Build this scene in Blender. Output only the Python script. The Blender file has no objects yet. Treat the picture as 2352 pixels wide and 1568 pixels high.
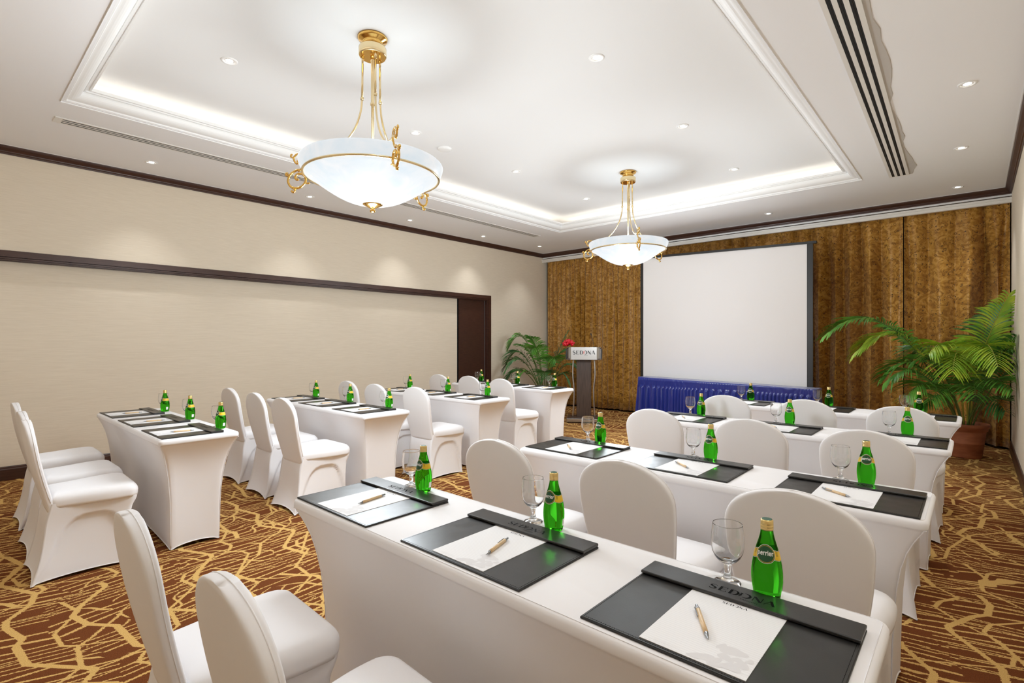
import bpy, bmesh, math, random
from math import sin, cos, pi, sqrt, radians
from mathutils import Vector, Matrix
random.seed(7)
SC = bpy.context.scene
COL = SC.collection

# ------------------------------------------------------------------ camera
CAM_H = 1.36
F_PX, YAW, CX, CY = 1187.0, -0.7306, 1176.0, 784.5
cam_d = bpy.data.cameras.new('camera'); cam = bpy.data.objects.new('camera', cam_d); COL.objects.link(cam)
cam_d.sensor_width = 36.0; cam_d.lens = F_PX / 2352 * 36.0
cam_d.clip_start = 0.05; cam_d.clip_end = 60
cam.location = (0, 0, CAM_H); cam.rotation_euler = (pi/2, 0, -YAW)
SC.camera = cam

# ------------------------------------------------------------------ view, world
SC.view_settings.view_transform = 'Standard'; SC.view_settings.look = 'None'
SC.view_settings.gamma = 1.0; SC.view_settings.use_curve_mapping = False
SC.view_settings.exposure = 0.95
w = bpy.data.worlds.new('world'); SC.world = w; w.use_nodes = True
w.node_tree.nodes['Background'].inputs[0].default_value = (1, .95, .9, 1)
w.node_tree.nodes['Background'].inputs[1].default_value = 0.05
SC.cycles.use_denoising = True
SC.cycles.max_bounces = 10; SC.cycles.diffuse_bounces = 8; SC.cycles.glossy_bounces = 4
SC.cycles.transmission_bounces = 10; SC.cycles.transparent_max_bounces = 8
SC.cycles.sample_clamp_indirect = 4.0; SC.cycles.blur_glossy = 1.0

# light levels
P_SPOT = 10.5; P_BOWL = 0.42; P_BULB = 11.5; P_COVE = 2.7; P_FILL = 60.0

# room
XL, XR, YF, YB = -6.98, 0.335, 9.25, -1.15
ZC, ZT = CAM_H + 1.886, CAM_H + 2.11        # outer ceiling, tray ceiling
TX0, TX1, TY0, TY1 = -5.34, -0.98, 0.655, 7.2   # tray moulding outer edge
ZTAB = 0.74

# ------------------------------------------------------------------ helpers
def link(name, me, mat=None, parent=None, smooth=False, loc=None):
    o = bpy.data.objects.new(name, me); COL.objects.link(o)
    if mat:
        for m in (mat if isinstance(mat, (list, tuple)) else [mat]): me.materials.append(m)
    if parent: o.parent = parent
    if smooth: me.shade_smooth()
    if loc: o.location = loc
    return o
def obj(name, bm, mat=None, parent=None, smooth=False, loc=None, norm=True):
    if norm: bmesh.ops.recalc_face_normals(bm, faces=bm.faces)
    me = bpy.data.meshes.new(name); bm.to_mesh(me); bm.free()
    return link(name, me, mat, parent, smooth, loc)
def empty(name, label, cat, loc=(0,0,0), rz=0, group=None):
    o = bpy.data.objects.new(name, None); COL.objects.link(o); o.empty_display_size = .05
    o.location = loc; o.rotation_euler = (0,0,rz); o['label'] = label; o['category'] = cat
    if group: o['group'] = group
    return o
def tag(o, label, cat, group=None, kind=None):
    o['label'] = label; o['category'] = cat
    if group: o['group'] = group
    if kind: o['kind'] = kind
    return o
def struct(o, label=None):
    o['kind'] = 'structure'
    if label: o['label'] = label
    return o
def dup(src, loc, rz=None, label=None, group=None):
    r = src.copy(); COL.objects.link(r); r.location = loc
    if rz is not None: r.rotation_euler = (0,0,rz)
    if label: r['label'] = label
    if group: r['group'] = group
    for ch in list(src.children):
        c = ch.copy(); COL.objects.link(c); c.parent = r
        for g in list(ch.children):
            d = g.copy(); COL.objects.link(d); d.parent = c
    return r
def box(bm, x0, x1, y0, y1, z0, z1):
    vs = [bm.verts.new((x,y,z)) for z in (z0,z1) for (x,y) in ((x0,y0),(x1,y0),(x1,y1),(x0,y1))]
    for f in ((3,2,1,0),(4,5,6,7),(0,1,5,4),(1,2,6,5),(2,3,7,6),(3,0,4,7)):
        bm.faces.new([vs[i] for i in f])
    return vs
def bev(bm, w, seg=2):
    bmesh.ops.bevel(bm, geom=bm.edges[:], offset=w, segments=seg, profile=.6, affect='EDGES', clamp_overlap=True)
def lathe(bm, prof, n=32, cap0=True, cap1=True, c=(0,0,0)):
    rings = []
    for r, z in prof:
        rings.append([bm.verts.new((c[0]+r*cos(2*pi*i/n), c[1]+r*sin(2*pi*i/n), c[2]+z)) for i in range(n)])
    for a, b in zip(rings, rings[1:]):
        for i in range(n):
            bm.faces.new((a[i], a[(i+1)%n], b[(i+1)%n], b[i]))
    if cap0: bm.faces.new(rings[0][::-1])
    if cap1: bm.faces.new(rings[-1])
def tube(bm, pts, rad, n=8, closed=False):
    pts = [Vector(p) for p in pts]; m = len(pts)
    rads = rad if isinstance(rad, (list, tuple)) else [rad]*m
    rings = []; up = None
    for i, p in enumerate(pts):
        if closed: t = pts[(i+1)%m]-pts[i-1]
        else: t = pts[min(i+1,m-1)]-pts[max(i-1,0)]
        t.normalize()
        if up is None:
            up = Vector((0,0,1)) if abs(t.z) < .9 else Vector((1,0,0))
        s = t.cross(up)
        if s.length < 1e-5: s = t.cross(Vector((1,0,0)))
        s.normalize(); up = s.cross(t).normalized()
        rings.append([bm.verts.new(p + (s*cos(2*pi*k/n)+up*sin(2*pi*k/n))*rads[i]) for k in range(n)])
    prs = list(zip(rings, rings[1:]))
    if closed: prs.append((rings[-1], rings[0]))
    for a, b in prs:
        for k in range(n): bm.faces.new((a[k], a[(k+1)%n], b[(k+1)%n], b[k]))
    if not closed:
        bm.faces.new(rings[0][::-1]); bm.faces.new(rings[-1])
def spline(pts, k=6):
    out = []; n = len(pts)
    for i in range(n-1):
        p0, p1, p2, p3 = (Vector(pts[max(i-1,0)]), Vector(pts[i]), Vector(pts[i+1]), Vector(pts[min(i+2,n-1)]))
        for j in range(k):
            t = j/k
            out.append(.5*((2*p1)+(-p0+p2)*t+(2*p0-5*p1+4*p2-p3)*t*t+(-p0+3*p1-3*p2+p3)*t**3))
    out.append(Vector(pts[-1])); return out
def grid(bm, nu, nv, fn, closed=False):
    vs = [[bm.verts.new(fn(i, j)) for i in range(nu)] for j in range(nv)]
    for j in range(nv-1):
        for i in range(nu if closed else nu-1):
            bm.faces.new((vs[j][i], vs[j][(i+1)%nu], vs[j+1][(i+1)%nu], vs[j+1][i]))
    return vs
def lerp_tab(tab, x):
    if x <= tab[0][0]: return tab[0][1]
    for (a, va), (b, vb) in zip(tab, tab[1:]):
        if x <= b:
            t = (x-a)/(b-a); return va+(vb-va)*t
    return tab[-1][1]
def smooth_tab(tab, x):
    if x <= tab[0][0]: return tab[0][1]
    n = len(tab)
    for i in range(n-1):
        if x <= tab[i+1][0]:
            x0, x1 = tab[i][0], tab[i+1][0]; t = (x-x0)/(x1-x0)
            def m(k):
                a, b = max(k-1,0), min(k+1,n-1)
                return (tab[b][1]-tab[a][1])/(tab[b][0]-tab[a][0])
            h = x1-x0
            return ((2*t**3-3*t*t+1)*tab[i][1] + (t**3-2*t*t+t)*h*m(i) + (-2*t**3+3*t*t)*tab[i+1][1] + (t**3-t*t)*h*m(i+1))
    return tab[-1][1]
def smst(a, b, x):
    t = max(0, min(1, (x-a)/(b-a))); return t*t*(3-2*t)

# ------------------------------------------------------------------ materials
def mat(name, col, rough=.5, metal=0, spec=.5, **kw):
    m = bpy.data.materials.new(name); m.use_nodes = True
    b = m.node_tree.nodes['Principled BSDF']
    b.inputs['Base Color'].default_value = (*col, 1); b.inputs['Roughness'].default_value = rough
    b.inputs['Metallic'].default_value = metal; b.inputs['Specular IOR Level'].default_value = spec
    for k, v in kw.items(): b.inputs[k.replace('_',' ')].default_value = v
    return m
def N(m, t, **kw):
    n = m.node_tree.nodes.new(t)
    for k, v in kw.items():
        if hasattr(n, k): setattr(n, k, v)
    return n
def L(m, a, b): m.node_tree.links.new(a, b)
def bsdf(m): return m.node_tree.nodes['Principled BSDF']
def math_n(m, op, a, b=None):
    n = N(m, 'ShaderNodeMath', operation=op)
    for i, v in enumerate((a, b)):
        if v is None: continue
        if isinstance(v, (int, float)): n.inputs[i].default_value = v
        else: L(m, v, n.inputs[i])
    return n.outputs[0]
def coords(m, scale=(1,1,1), kind='Object', loc=(0,0,0), rot=(0,0,0)):
    tc = N(m, 'ShaderNodeTexCoord'); mp = N(m, 'ShaderNodeMapping')
    mp.inputs['Scale'].default_value = scale; mp.inputs['Location'].default_value = loc; mp.inputs['Rotation'].default_value = rot
    L(m, tc.outputs[kind], mp.inputs[0]); return mp.outputs[0]
def noise(m, vec, scale=5, detail=2, rough=.5, dist=0):
    n = N(m, 'ShaderNodeTexNoise'); L(m, vec, n.inputs['Vector'])
    n.inputs['Scale'].default_value = scale; n.inputs['Detail'].default_value = detail
    n.inputs['Roughness'].default_value = rough; n.inputs['Distortion'].default_value = dist
    return n
def ramp(m, fac, stops):
    r = N(m, 'ShaderNodeValToRGB'); L(m, fac, r.inputs[0]); e = r.color_ramp.elements
    while len(e) > 1: e.remove(e[-1])
    e[0].position = stops[0][0]; e[0].color = (*stops[0][1], 1)
    for p, c in stops[1:]:
        x = e.new(p); x.color = (*c, 1)
    return r.outputs[0]
def mixc(m, fac, a, b):
    n = N(m, 'ShaderNodeMix', data_type='RGBA')
    for i, v in ((0, fac), (6, a), (7, b)):
        if isinstance(v, (int, float)): n.inputs[i].default_value = v
        elif isinstance(v, tuple): n.inputs[i].default_value = (*v, 1)
        else: L(m, v, n.inputs[i])
    return n.outputs[2]
def bump(m, h, strength=.3, dist=.002):
    b = N(m, 'ShaderNodeBump'); b.inputs['Strength'].default_value = strength; b.inputs['Distance'].default_value = dist
    L(m, h, b.inputs['Height']); L(m, b.outputs[0], bsdf(m).inputs['Normal'])

# wall covering: cream textile with faint horizontal threads
M_wall = mat('wall_textile', (.6,.5,.385), .75, spec=.25)
n1 = noise(M_wall, coords(M_wall, (2,2,90)), 3, 3)
L(M_wall, ramp(M_wall, n1.outputs[0], [(.3,(.72,.635,.505)),(.7,(.80,.715,.585))]), bsdf(M_wall).inputs['Base Color'])
bump(M_wall, n1.outputs[0], .12, .001)
M_ceil = mat('ceiling_paint', (.87,.87,.88), .85, spec=.2)
n1 = noise(M_ceil, coords(M_ceil), 60, 3); bump(M_ceil, n1.outputs[0], .08, .001)
M_tray = mat('tray_paint', (.82,.825,.825), .85, spec=.2)
M_mould = mat('moulding_paint', (.87,.87,.86), .45)
M_brown = mat('dark_brown_timber', (.052,.02,.013), .38)
n1 = noise(M_brown, coords(M_brown, (3,3,40)), 3, 3)
L(M_brown, ramp(M_brown, n1.outputs[0], [(.3,(.045,.017,.011)),(.7,(.068,.028,.018))]), bsdf(M_brown).inputs['Base Color'])
M_black = mat('black_void', (.004,.004,.004), .8)
M_blackm = mat('black_metal', (.015,.014,.014), .45)
M_white_m = mat('white_painted_metal', (.80,.78,.74), .4)
M_cloth = mat('white_spandex', (.86,.85,.865), .62, spec=.3)
bsdf(M_cloth).inputs['Sheen Weight'].default_value = .15
n1 = noise(M_cloth, coords(M_cloth, (1,1,1)), 900, 1)
n2 = noise(M_cloth, coords(M_cloth, (1,1,.5)), 5, 2)
bump(M_cloth, math_n(M_cloth, 'ADD', math_n(M_cloth, 'MULTIPLY', n2.outputs[0], 3.0), math_n(M_cloth, 'MULTIPLY', n1.outputs[0], .03)), .35, .004)
M_leather = mat('black_leatherette', (.018,.017,.016), .36, spec=.6)
n1 = noise(M_leather, coords(M_leather), 350, 2); bump(M_leather, n1.outputs[0], .12, .0008)
n2 = noise(M_leather, coords(M_leather), 12, 3)
L(M_leather, ramp(M_leather, n2.outputs[0], [(.3,(.30,.30,.30)),(.7,(.42,.42,.42))]), bsdf(M_leather).inputs['Roughness'])
M_leath_edge = mat('leather_edge', (.012,.01,.008), .5)
M_emb = mat('embossed_leather', (.002,.002,.002), .75, spec=.1)
M_paper = mat('paper', (.86,.86,.87), .6, spec=.2)
cp = coords(M_paper, (1,1,1)); wv = N(M_paper, 'ShaderNodeTexWave', bands_direction='Y'); L(M_paper, cp, wv.inputs[0]); wv.inputs['Scale'].default_value = 42
L(M_paper, ramp(M_paper, wv.outputs[1], [(.9,(.86,.86,.87)),(.97,(.76,.76,.78))]), bsdf(M_paper).inputs['Base Color'])
M_print = mat('grey_print', (.73,.72,.73), .6, spec=.2)
M_ink = mat('black_ink', (.03,.03,.035), .5)
M_bamboo = mat('bamboo', (.68,.47,.25), .45)
n1 = noise(M_bamboo, coords(M_bamboo, (200,20,200)), 3, 2)
L(M_bamboo, ramp(M_bamboo, n1.outputs[0], [(.3,(.58,.38,.19)),(.7,(.78,.58,.34))]), bsdf(M_bamboo).inputs['Base Color'])
M_steel = mat('brushed_steel', (.52,.51,.50), .3, 1)
M_gunmetal = mat('grey_metal', (.35,.35,.36), .32, .9)
M_gold = mat('polished_brass', (.83,.52,.15), .16, 1)
M_gold2 = mat('satin_brass', (.86,.70,.42), .22, 1)
M_cap = mat('gold_cap', (.78,.58,.24), .3, .85)
M_capt = mat('cap_top_green', (.02,.10,.06), .4)
M_lg = mat('label_green', (.006,.07,.025), .35)
M_ly = mat('label_yellow', (.80,.52,.015), .4)
M_lw = mat('label_white', (.86,.87,.84), .45)
M_lk = mat('label_dark', (.02,.03,.015), .45)
M_tc = mat('terracotta', (.30,.085,.028), .7)
n1 = noise(M_tc, coords(M_tc, (1,1,3)), 6, 5)
L(M_tc, ramp(M_tc, n1.outputs[0], [(.3,(.22,.06,.02)),(.7,(.38,.12,.045))]), bsdf(M_tc).inputs['Base Color'])
M_soil = mat('soil', (.03,.018,.01), .95)
M_screen = mat('screen_fabric', (.78,.755,.745), .8, spec=.15)
M_red = mat('red_petal', (.55,.006,.02), .45)
M_redmark = mat('red_mark', (.75,.05,.02), .5)
M_blue = mat('blue_satin', (.003,.015,.19), .27, spec=.6)
bsdf(M_blue).inputs['Sheen Weight'].default_value = .3
bsdf(M_blue).inputs['Anisotropic'].default_value = .4
M_wenge = mat('wenge_laminate', (.06,.035,.025), .4)
n1 = noise(M_wenge, coords(M_wenge, (60,60,2)), 3, 3)
L(M_wenge, ramp(M_wenge, n1.outputs[0], [(.3,(.035,.02,.014)),(.7,(.085,.052,.038))]), bsdf(M_wenge).inputs['Base Color'])
def leafmat(name, a, b):
    m = mat(name, a, .4, spec=.45)
    n = noise(m, coords(m), 7, 2)
    L(m, ramp(m, n.outputs[0], [(.35,a),(.65,b)]), bsdf(m).inputs['Base Color'])
    bsdf(m).inputs['Subsurface Weight'].default_value = 0
    return m
M_leaf = leafmat('palm_leaf', (.05,.19,.025), (.13,.34,.04))
M_leaf2 = leafmat('palm_leaf_bright', (.20,.40,.03), (.48,.60,.05))
M_leafd = leafmat('palm_leaf_dark', (.03,.13,.035), (.08,.23,.05))
M_stalk = mat('palm_stalk', (.36,.34,.05), .45)
M_stalkd = mat('palm_stalk_green', (.10,.15,.03), .5)

# glass
def glassmat(name, col, ior, rough=0.0):
    m = bpy.data.materials.new(name); m.use_nodes = True; nt = m.node_tree; nt.nodes.clear()
    o = nt.nodes.new('ShaderNodeOutputMaterial'); g = nt.nodes.new('ShaderNodeBsdfGlass')
    g.inputs[0].default_value = (*col, 1); g.inputs['IOR'].default_value = ior; g.inputs['Roughness'].default_value = rough
    nt.links.new(g.outputs[0], o.inputs[0]); return m
M_glass = glassmat('clear_glass', (1,1,1), 1.45)
M_green = glassmat('green_bottle_glass', (.24,.78,.14), 1.36, .0)
# lamp bowl: alabaster glass lit from inside
M_bowl = mat('lit_alabaster_glass', (.07,.072,.075), .3)
n1 = noise(M_bowl, coords(M_bowl), 5, 4, .6, 1.5)
L(M_bowl, ramp(M_bowl, n1.outputs[0], [(.3,(.80,.90,.97)),(.7,(1,1,1))]), bsdf(M_bowl).inputs['Emission Color'])
bsdf(M_bowl).inputs['Specular IOR Level'].default_value = .08
M_lamp = mat('lamp_lens', (1,1,1), .5); bsdf(M_lamp).inputs['Emission Color'].default_value = (1,.97,.92,1); bsdf(M_lamp).inputs['Emission Strength'].default_value = 12
M_cove = mat('led_strip', (1,1,1), .5); bsdf(M_cove).inputs['Emission Color'].default_value = (1,.85,.68,1); bsdf(M_cove).inputs['Emission Strength'].default_value = 3

# carpet
M_car = mat('patterned_carpet', (.2,.07,.02), .95, spec=.1)
def carpet():
    m = M_car
    tc = N(m, 'ShaderNodeTexCoord'); sep = N(m, 'ShaderNodeSeparateXYZ'); L(m, tc.outputs['Object'], sep.inputs[0])
    X, Y = sep.outputs[0], sep.outputs[1]
    # woven jitter
    jn = noise(m, coords(m, (1,1,1)), 160, 0); jit = math_n(m, 'MULTIPLY', math_n(m, 'SUBTRACT', jn.outputs[0], .5), .012)
    # right part of the room: pattern turned a quarter
    zone = math_n(m, 'GREATER_THAN', X, -2.2)
    def sel(a, b):  # zone ? b : a
        return math_n(m, 'ADD', math_n(m, 'MULTIPLY', a, math_n(m, 'SUBTRACT', 1.0, zone)), math_n(m, 'MULTIPLY', b, zone))
    A0 = sel(Y, X)      # along the thin lines
    B0 = sel(X, Y)      # across the thin lines
    A = math_n(m, 'ADD', A0, jit); B = math_n(m, 'ADD', B0, jit)
    def comb(a, b):
        c = N(m, 'ShaderNodeCombineXYZ')
        for q, v in enumerate((a, b)):
            if isinstance(v, (int, float)): c.inputs[q].default_value = v
            else: L(m, v, c.inputs[q])
        return c.outputs[0]
    def tri(x): 
        n = N(m, 'ShaderNodeMath', operation='PINGPONG'); L(m, x, n.inputs[0]); n.inputs[1].default_value = .5; return math_n(m, 'MULTIPLY', n.outputs[0], 2.0)
    def mul(a, b): return math_n(m, 'MULTIPLY', a, b)
    def add(a, b): return math_n(m, 'ADD', a, b)
    def floor(a): return math_n(m, 'FLOOR', a)
    def rnd(a, k):
        wn = N(m, 'ShaderNodeTexWhiteNoise', noise_dimensions='2D'); L(m, comb(a, k), wn.inputs[0]); return wn
    masks = []
    def zig(p, f1, f2, a1, a2, width, ph, keepv, lean=0.0):
        # crooked lines running along B, one every p metres along A
        B2 = add(B, ph)
        row = floor(mul(A, .55/p)); rr = rnd(row, 3.0+ph)
        B3 = add(B2, mul(rr.outputs[0], 0.0))
        off = add(mul(tri(mul(B3, f1)), a1), mul(tri(mul(B3, f2)), a2))
        u = add(add(mul(A, 1.0/p), off), mul(B, lean))
        idx = floor(u); fr = math_n(m, 'FRACT', u)
        r_ = rnd(idx, 7.7+ph)
        off2 = mul(math_n(m, 'SUBTRACT', tri(add(mul(B, f1*1.7), mul(r_.outputs[0], 9.0))), .5), .34)
        dist = math_n(m, 'ABSOLUTE', math_n(m, 'SUBTRACT', math_n(m, 'SUBTRACT', fr, .5), off2))
        line = math_n(m, 'LESS_THAN', dist, width/p)
        seg = rnd(floor(mul(add(B, mul(r_.outputs[0], 5.0)), 1.3)), add(idx, ph))
        line = mul(line, math_n(m, 'GREATER_THAN', seg.outputs[0], keepv))
        return line, add(u, mul(off2, -1.0))
    l1, u1 = zig(.27, 1.1, .73, .45, .40, .0150, 0.0, .06)
    l2, u2 = zig(.33, 1.5, .61, .35, .5, .0105, 13.7, .12, 1.5)
    l3, u3 = zig(.42, .9, 1.37, .5, .3, .0090, 29.1, .12, -1.25)
    masks += [l1, l2, l3]
    def stripes(cell, freq, width, kk, slopev, keepv):
        c_ = rnd(cell, kk)
        sp = N(m, 'ShaderNodeSeparateColor'); L(m, c_.outputs['Color'], sp.inputs[0])
        slope = mul(math_n(m, 'SUBTRACT', sp.outputs[0], .5), slopev)
        t = add(add(B, mul(A, slope)), mul(sp.outputs[1], .1))
        wob = noise(m, comb(math_n(m,'MULTIPLY',A,.5), math_n(m,'MULTIPLY',B,2.5)), 1.6, 0)
        t = add(mul(t, freq), mul(wob.outputs[0], 3.5))
        fr = math_n(m, 'FRACT', t); line = math_n(m, 'LESS_THAN', fr, width)
        kp = rnd(floor(t), add(cell, kk))
        return mul(line, math_n(m, 'GREATER_THAN', kp.outputs[0], keepv))
    masks.append(stripes(floor(mul(u1, .5)), 21.0, .21, 1.0, .8, .22))
    masks.append(stripes(floor(u3), 9.0, .10, 5.0, 1.6, .25))
    tot = masks[0]
    for k in masks[1:]: tot = math_n(m, 'MAXIMUM', tot, k)
    pile = noise(m, coords(m), 260, 2, .7)
    basec = ramp(m, pile.outputs[0], [(.3,(.10,.028,.008)),(.7,(.20,.062,.017))])
    goldc = ramp(m, pile.outputs[0], [(.3,(.50,.29,.085)),(.7,(.72,.47,.17))])
    L(m, mixc(m, tot, basec, goldc), bsdf(m).inputs['Base Color'])
    bump(m, pile.outputs[0], .5, .004)
carpet()

# curtain damask
M_cur = mat('damask_curtain', (.3,.15,.03), .5, spec=.35)
def damask():
    m = M_cur
    v = coords(m, (1,.3,1))
    vo = N(m, 'ShaderNodeTexVoronoi'); L(m, v, vo.inputs['Vector']); vo.inputs['Scale'].default_value = 24
    d = vo.outputs['Distance']
    ring = math_n(m, 'LESS_THAN', math_n(m, 'ABSOLUTE', math_n(m, 'SUBTRACT', d, .34)), .055)
    nz = noise(m, v, 30, 1)
    arc = math_n(m, 'MULTIPLY', ring, math_n(m, 'GREATER_THAN', nz.outputs[0], .50))
    big = noise(m, v, 9, 3, .6, 2.5)
    base = ramp(m, big.outputs[0], [(.36,(.27,.115,.010)),(.5,(.40,.19,.022)),(.62,(.52,.28,.055))])
    L(m, mixc(m, arc, base, (.10,.042,.006)), bsdf(m).inputs['Base Color'])
    r = ramp(m, big.outputs[0], [(.4,(.6,.6,.6)),(.6,(.38,.38,.38))]); L(m, r, bsdf(m).inputs['Roughness'])
    bsdf(m).inputs['Sheen Weight'].default_value = .2
damask()

# ================================================================== ROOM SHELL
bm = bmesh.new(); box(bm, XL-.4, XR+.2, YB-.2, YF+.2, -.1, 0)
struct(obj('floor', bm, M_car))
# outer ceiling with the tray opening (ring of four slabs)
IN = .17   # how far the moulding reaches into the opening
HX0, HX1, HY0, HY1 = TX0+.02, TX1-.02, TY0+.02, TY1-.02
bm = bmesh.new()
box(bm, XL-.4, HX0, YB-.2, YF+.2, ZC, ZC+.03); box(bm, HX1, XR+.2, YB-.2, YF+.2, ZC, ZC+.03)
box(bm, HX0, HX1, YB-.2, HY0, ZC, ZC+.03); box(bm, HX0, HX1, HY1, YF+.2, ZC, ZC+.03)
struct(obj('ceiling', bm, M_ceil))
# raised tray ceiling and its side walls, wider than the opening (cove)
CV = .32
bm = bmesh.new(); a0, a1, b0, b1 = TX0-CV, TX1+CV, TY0-CV, TY1+CV
box(bm, a0-.05, a1+.05, b0-.05, b1+.05, ZT, ZT+.05)
box(bm, a0-.05, a0, b0, b1, ZC+.03, ZT); box(bm, a1, a1+.05, b0, b1, ZC+.03, ZT)
box(bm, a0-.05, a1+.05, b0-.05, b0, ZC+.03, ZT); box(bm, a0-.05, a1+.05, b1, b1+.05, ZC+.03, ZT)
struct(obj('ceiling_tray', bm, M_tray))
# cove moulding swept round the opening: profile (inward offset, height)
prof = [(0,-.006),(0,0.008),(.012,.012),(.016,.004),(.03,.006),(.036,.016),(.045,.018)]
for k in range(9):
    a = k/8*pi/2; prof.append((.045+.072*sin(a)*1.0, .018+.062*(1-cos(a))))
prof += [(.12,.082),(.124,.076),(.135,.078),(.138,.088),(.15,.09),(.152,.084),(.165,.084),(.168,.108),(.150,.112),(.0,.112)]
def ring_mould(bm, x0, x1, y0, y1, prof, z0, inward=1):
    rings = []
    for o_, h in prof:
        d = o_*inward
        rings.append([bm.verts.new(p) for p in ((x0+d,y0+d,z0+h),(x1-d,y0+d,z0+h),(x1-d,y1-d,z0+h),(x0+d,y1-d,z0+h))])
    for a, b in zip(rings, rings[1:]):
        for i in range(4): bm.faces.new((a[i], a[(i+1)%4], b[(i+1)%4], b[i]))
bm = bmesh.new(); ring_mould(bm, TX0, TX1, TY0, TY1, prof, ZC-.002)
struct(obj('trim_1', bm, M_mould))
# walls
ZH = CAM_H + .881      # top of the opening's frame
JY0, JY1 = 7.06, 7.168
bm = bmesh.new()
box(bm, XL-.12, XL, YB-.1, YF, ZH-.02, ZC); box(bm, XL-.12, XL, JY1-.02, YF, 0, ZH-.02)
struct(obj('wall_left', bm, M_wall))
bm = bmesh.new(); box(bm, XL-.22, XL-.10, YB-.1, 6.39, 0, ZH)
for yy in (1.0, 2.2, 3.4, 4.6, 5.8): pass
struct(obj('wall_recess', bm, M_wall))
bm = bmesh.new(); box(bm, XR, XR+.12, YB-.1, YF+.1, 0, ZC+.02)
struct(obj('wall_right', bm, M_wall))
bm = bmesh.new(); box(bm, XL-.2, XR+.12, YB-.12, YB, 0, ZC+.02)
struct(obj('wall_back', bm, M_wall))
bm = bmesh.new(); box(bm, XL-.2, XR+.12, YF, YF+.1, 0, ZC+.02)
struct(obj('wall_front', bm, mat('window_wall_dark', (.05,.03,.015), .8)))
# brown pocket panel and jamb of the folding wall
door = bpy.data.objects.new('door_1', None); COL.objects.link(door); door['kind'] = 'structure'; door.location = (XL-.07, 6.74, 0)
bm = bmesh.new(); box(bm, -.03, 0, -.32, .33, 0, ZH-.09-.0); obj('door_panel', bm, M_brown, door)
bm = bmesh.new(); box(bm, -.06, -.035, -.36, -.315, 0, ZH-.09); obj('dark_gap', bm, M_black, door)
# stepped timber frame round the opening (head and jamb)
bm = bmesh.new()
for (a, b, d) in ((0,.062,.018),(.066,.082,.012),(.084,.094,.006),(.094,.100,-.03)):
    box(bm, XL-.06, XL+d, YB-.1, JY1-a, ZH-b, ZH-a)
    box(bm, XL-.06, XL+d, JY1-b, JY1-a, 0, ZH-b)
struct(obj('trim_2', bm, M_brown))
# crown moulding, swept profile (projection, drop)
def run(bm, pts, prof, up=1):
    """pts: list of (x,y, nx,ny) wall points with inward mitre vectors; prof: (projection, z)"""
    rows = [[bm.verts.new((x+nx*p, y+ny*p, z)) for p, z in prof] for x, y, nx, ny in pts]
    for a, b in zip(rows, rows[1:]):
        for i in range(len(prof)-1): bm.faces.new((a[i], a[i+1], b[i+1], b[i]))
cp_ = [(0,ZC-.078),(.010,ZC-.078),(.012,ZC-.064),(.022,ZC-.058),(.024,ZC-.050),(.050,ZC-.026),(.058,ZC-.014),(.060,ZC)]
YW = 8.79   # face of the curtain pelmet
bm = bmesh.new(); run(bm, [(XL,YB,1,0),(XL,YW,1,-1),(XR,YW,-1,-1),(XR,YB,-1,0)], cp_)
struct(obj('trim_3', bm, M_brown))
bm = bmesh.new(); run(bm, [(XL,YB,1,0),(XL,YW,1,-1),(XR,YW,-1,-1),(XR,YB,-1,0)], [(.059,ZC-.003),(.068,ZC-.003),(.068,ZC)])
struct(obj('trim_4', bm, M_mould))
# curtain pelmet: ceiling bulkhead behind crown plus white track fascia
bm = bmesh.new(); box(bm, XL, XR, YW, YW+.03, ZC-.10, ZC)
struct(obj('trim_5', bm, M_mould))
bm = bmesh.new()
box(bm, XL, XR, YW-.035, YW+.02, CAM_H+1.738, CAM_H+1.766); box(bm, XL, XR, YW-.02, YW+.02, CAM_H+1.712, CAM_H+1.738)
box(bm, XL, XR, YW-.03, YW+.02, CAM_H+1.700, CAM_H+1.712)
struct(obj('trim_6', bm, M_white_m))
# baseboards
bp = [(0,.135),(.010,.135),(.013,.125),(.013,.115),(.018,.105),(.018,0)]
bm = bmesh.new(); run(bm, [(XL-.10,YB,1,0),(XL-.10,6.39,1,0)], bp); struct(obj('baseboard_recess', bm, M_brown))
bm = bmesh.new(); run(bm, [(XL,JY1,1,0),(XL,YF,1,0)], bp); struct(obj('baseboard_left', bm, M_brown))
bm = bmesh.new(); run(bm, [(XR,YB,-1,0),(XR,YF,-1,0)], bp); struct(obj('baseboard_right', bm, M_brown))
bm = bmesh.new(); run(bm, [(XL,YF,0,-1),(XR,YF,0,-1)], bp); struct(obj('baseboard_front', bm, M_brown))

# ================================================================== LAMPS
# recessed downlights
def downlight(x, y, z, label, proto=[None], power=P_SPOT, group='recessed downlights'):
    if proto[0] is None:
        t = empty('downlight', label, 'ceiling light', (x,y,z), 0, group)
        bm = bmesh.new(); lathe(bm, [(.058,0),(.056,-.005),(.042,-.006),(.038,-.001),(.036,.0)], 28, False, False); obj('trim_ring', bm, M_mould, t, True)
        bm = bmesh.new(); lathe(bm, [(.038,-.0008),(.020,-.0012)], 24, False, False); obj('reflector', bm, mat('reflector', (.8,.78,.75), .25), t)
        bm = bmesh.new(); lathe(bm, [(.024,-.002),(.012,-.004)], 20, True, True); obj('lens', bm, M_lamp, t)
        proto[0] = t
    else:
        t = dup(proto[0], (x,y,z), None, label, group)
    ld = bpy.data.lights.new('lamp', 'SPOT'); ld.energy = power; ld.color = (.96,.975,1)
    ld.spot_size = radians(88); ld.spot_blend = 1.0; ld.shadow_soft_size = .035
    lo = bpy.data.objects.new('lamp', ld); COL.objects.link(lo); lo.parent = t; lo.location = (0,0,-.02)
    return t
ORD = ['nearest', 'second', 'third', 'fourth', 'farthest']
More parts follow.
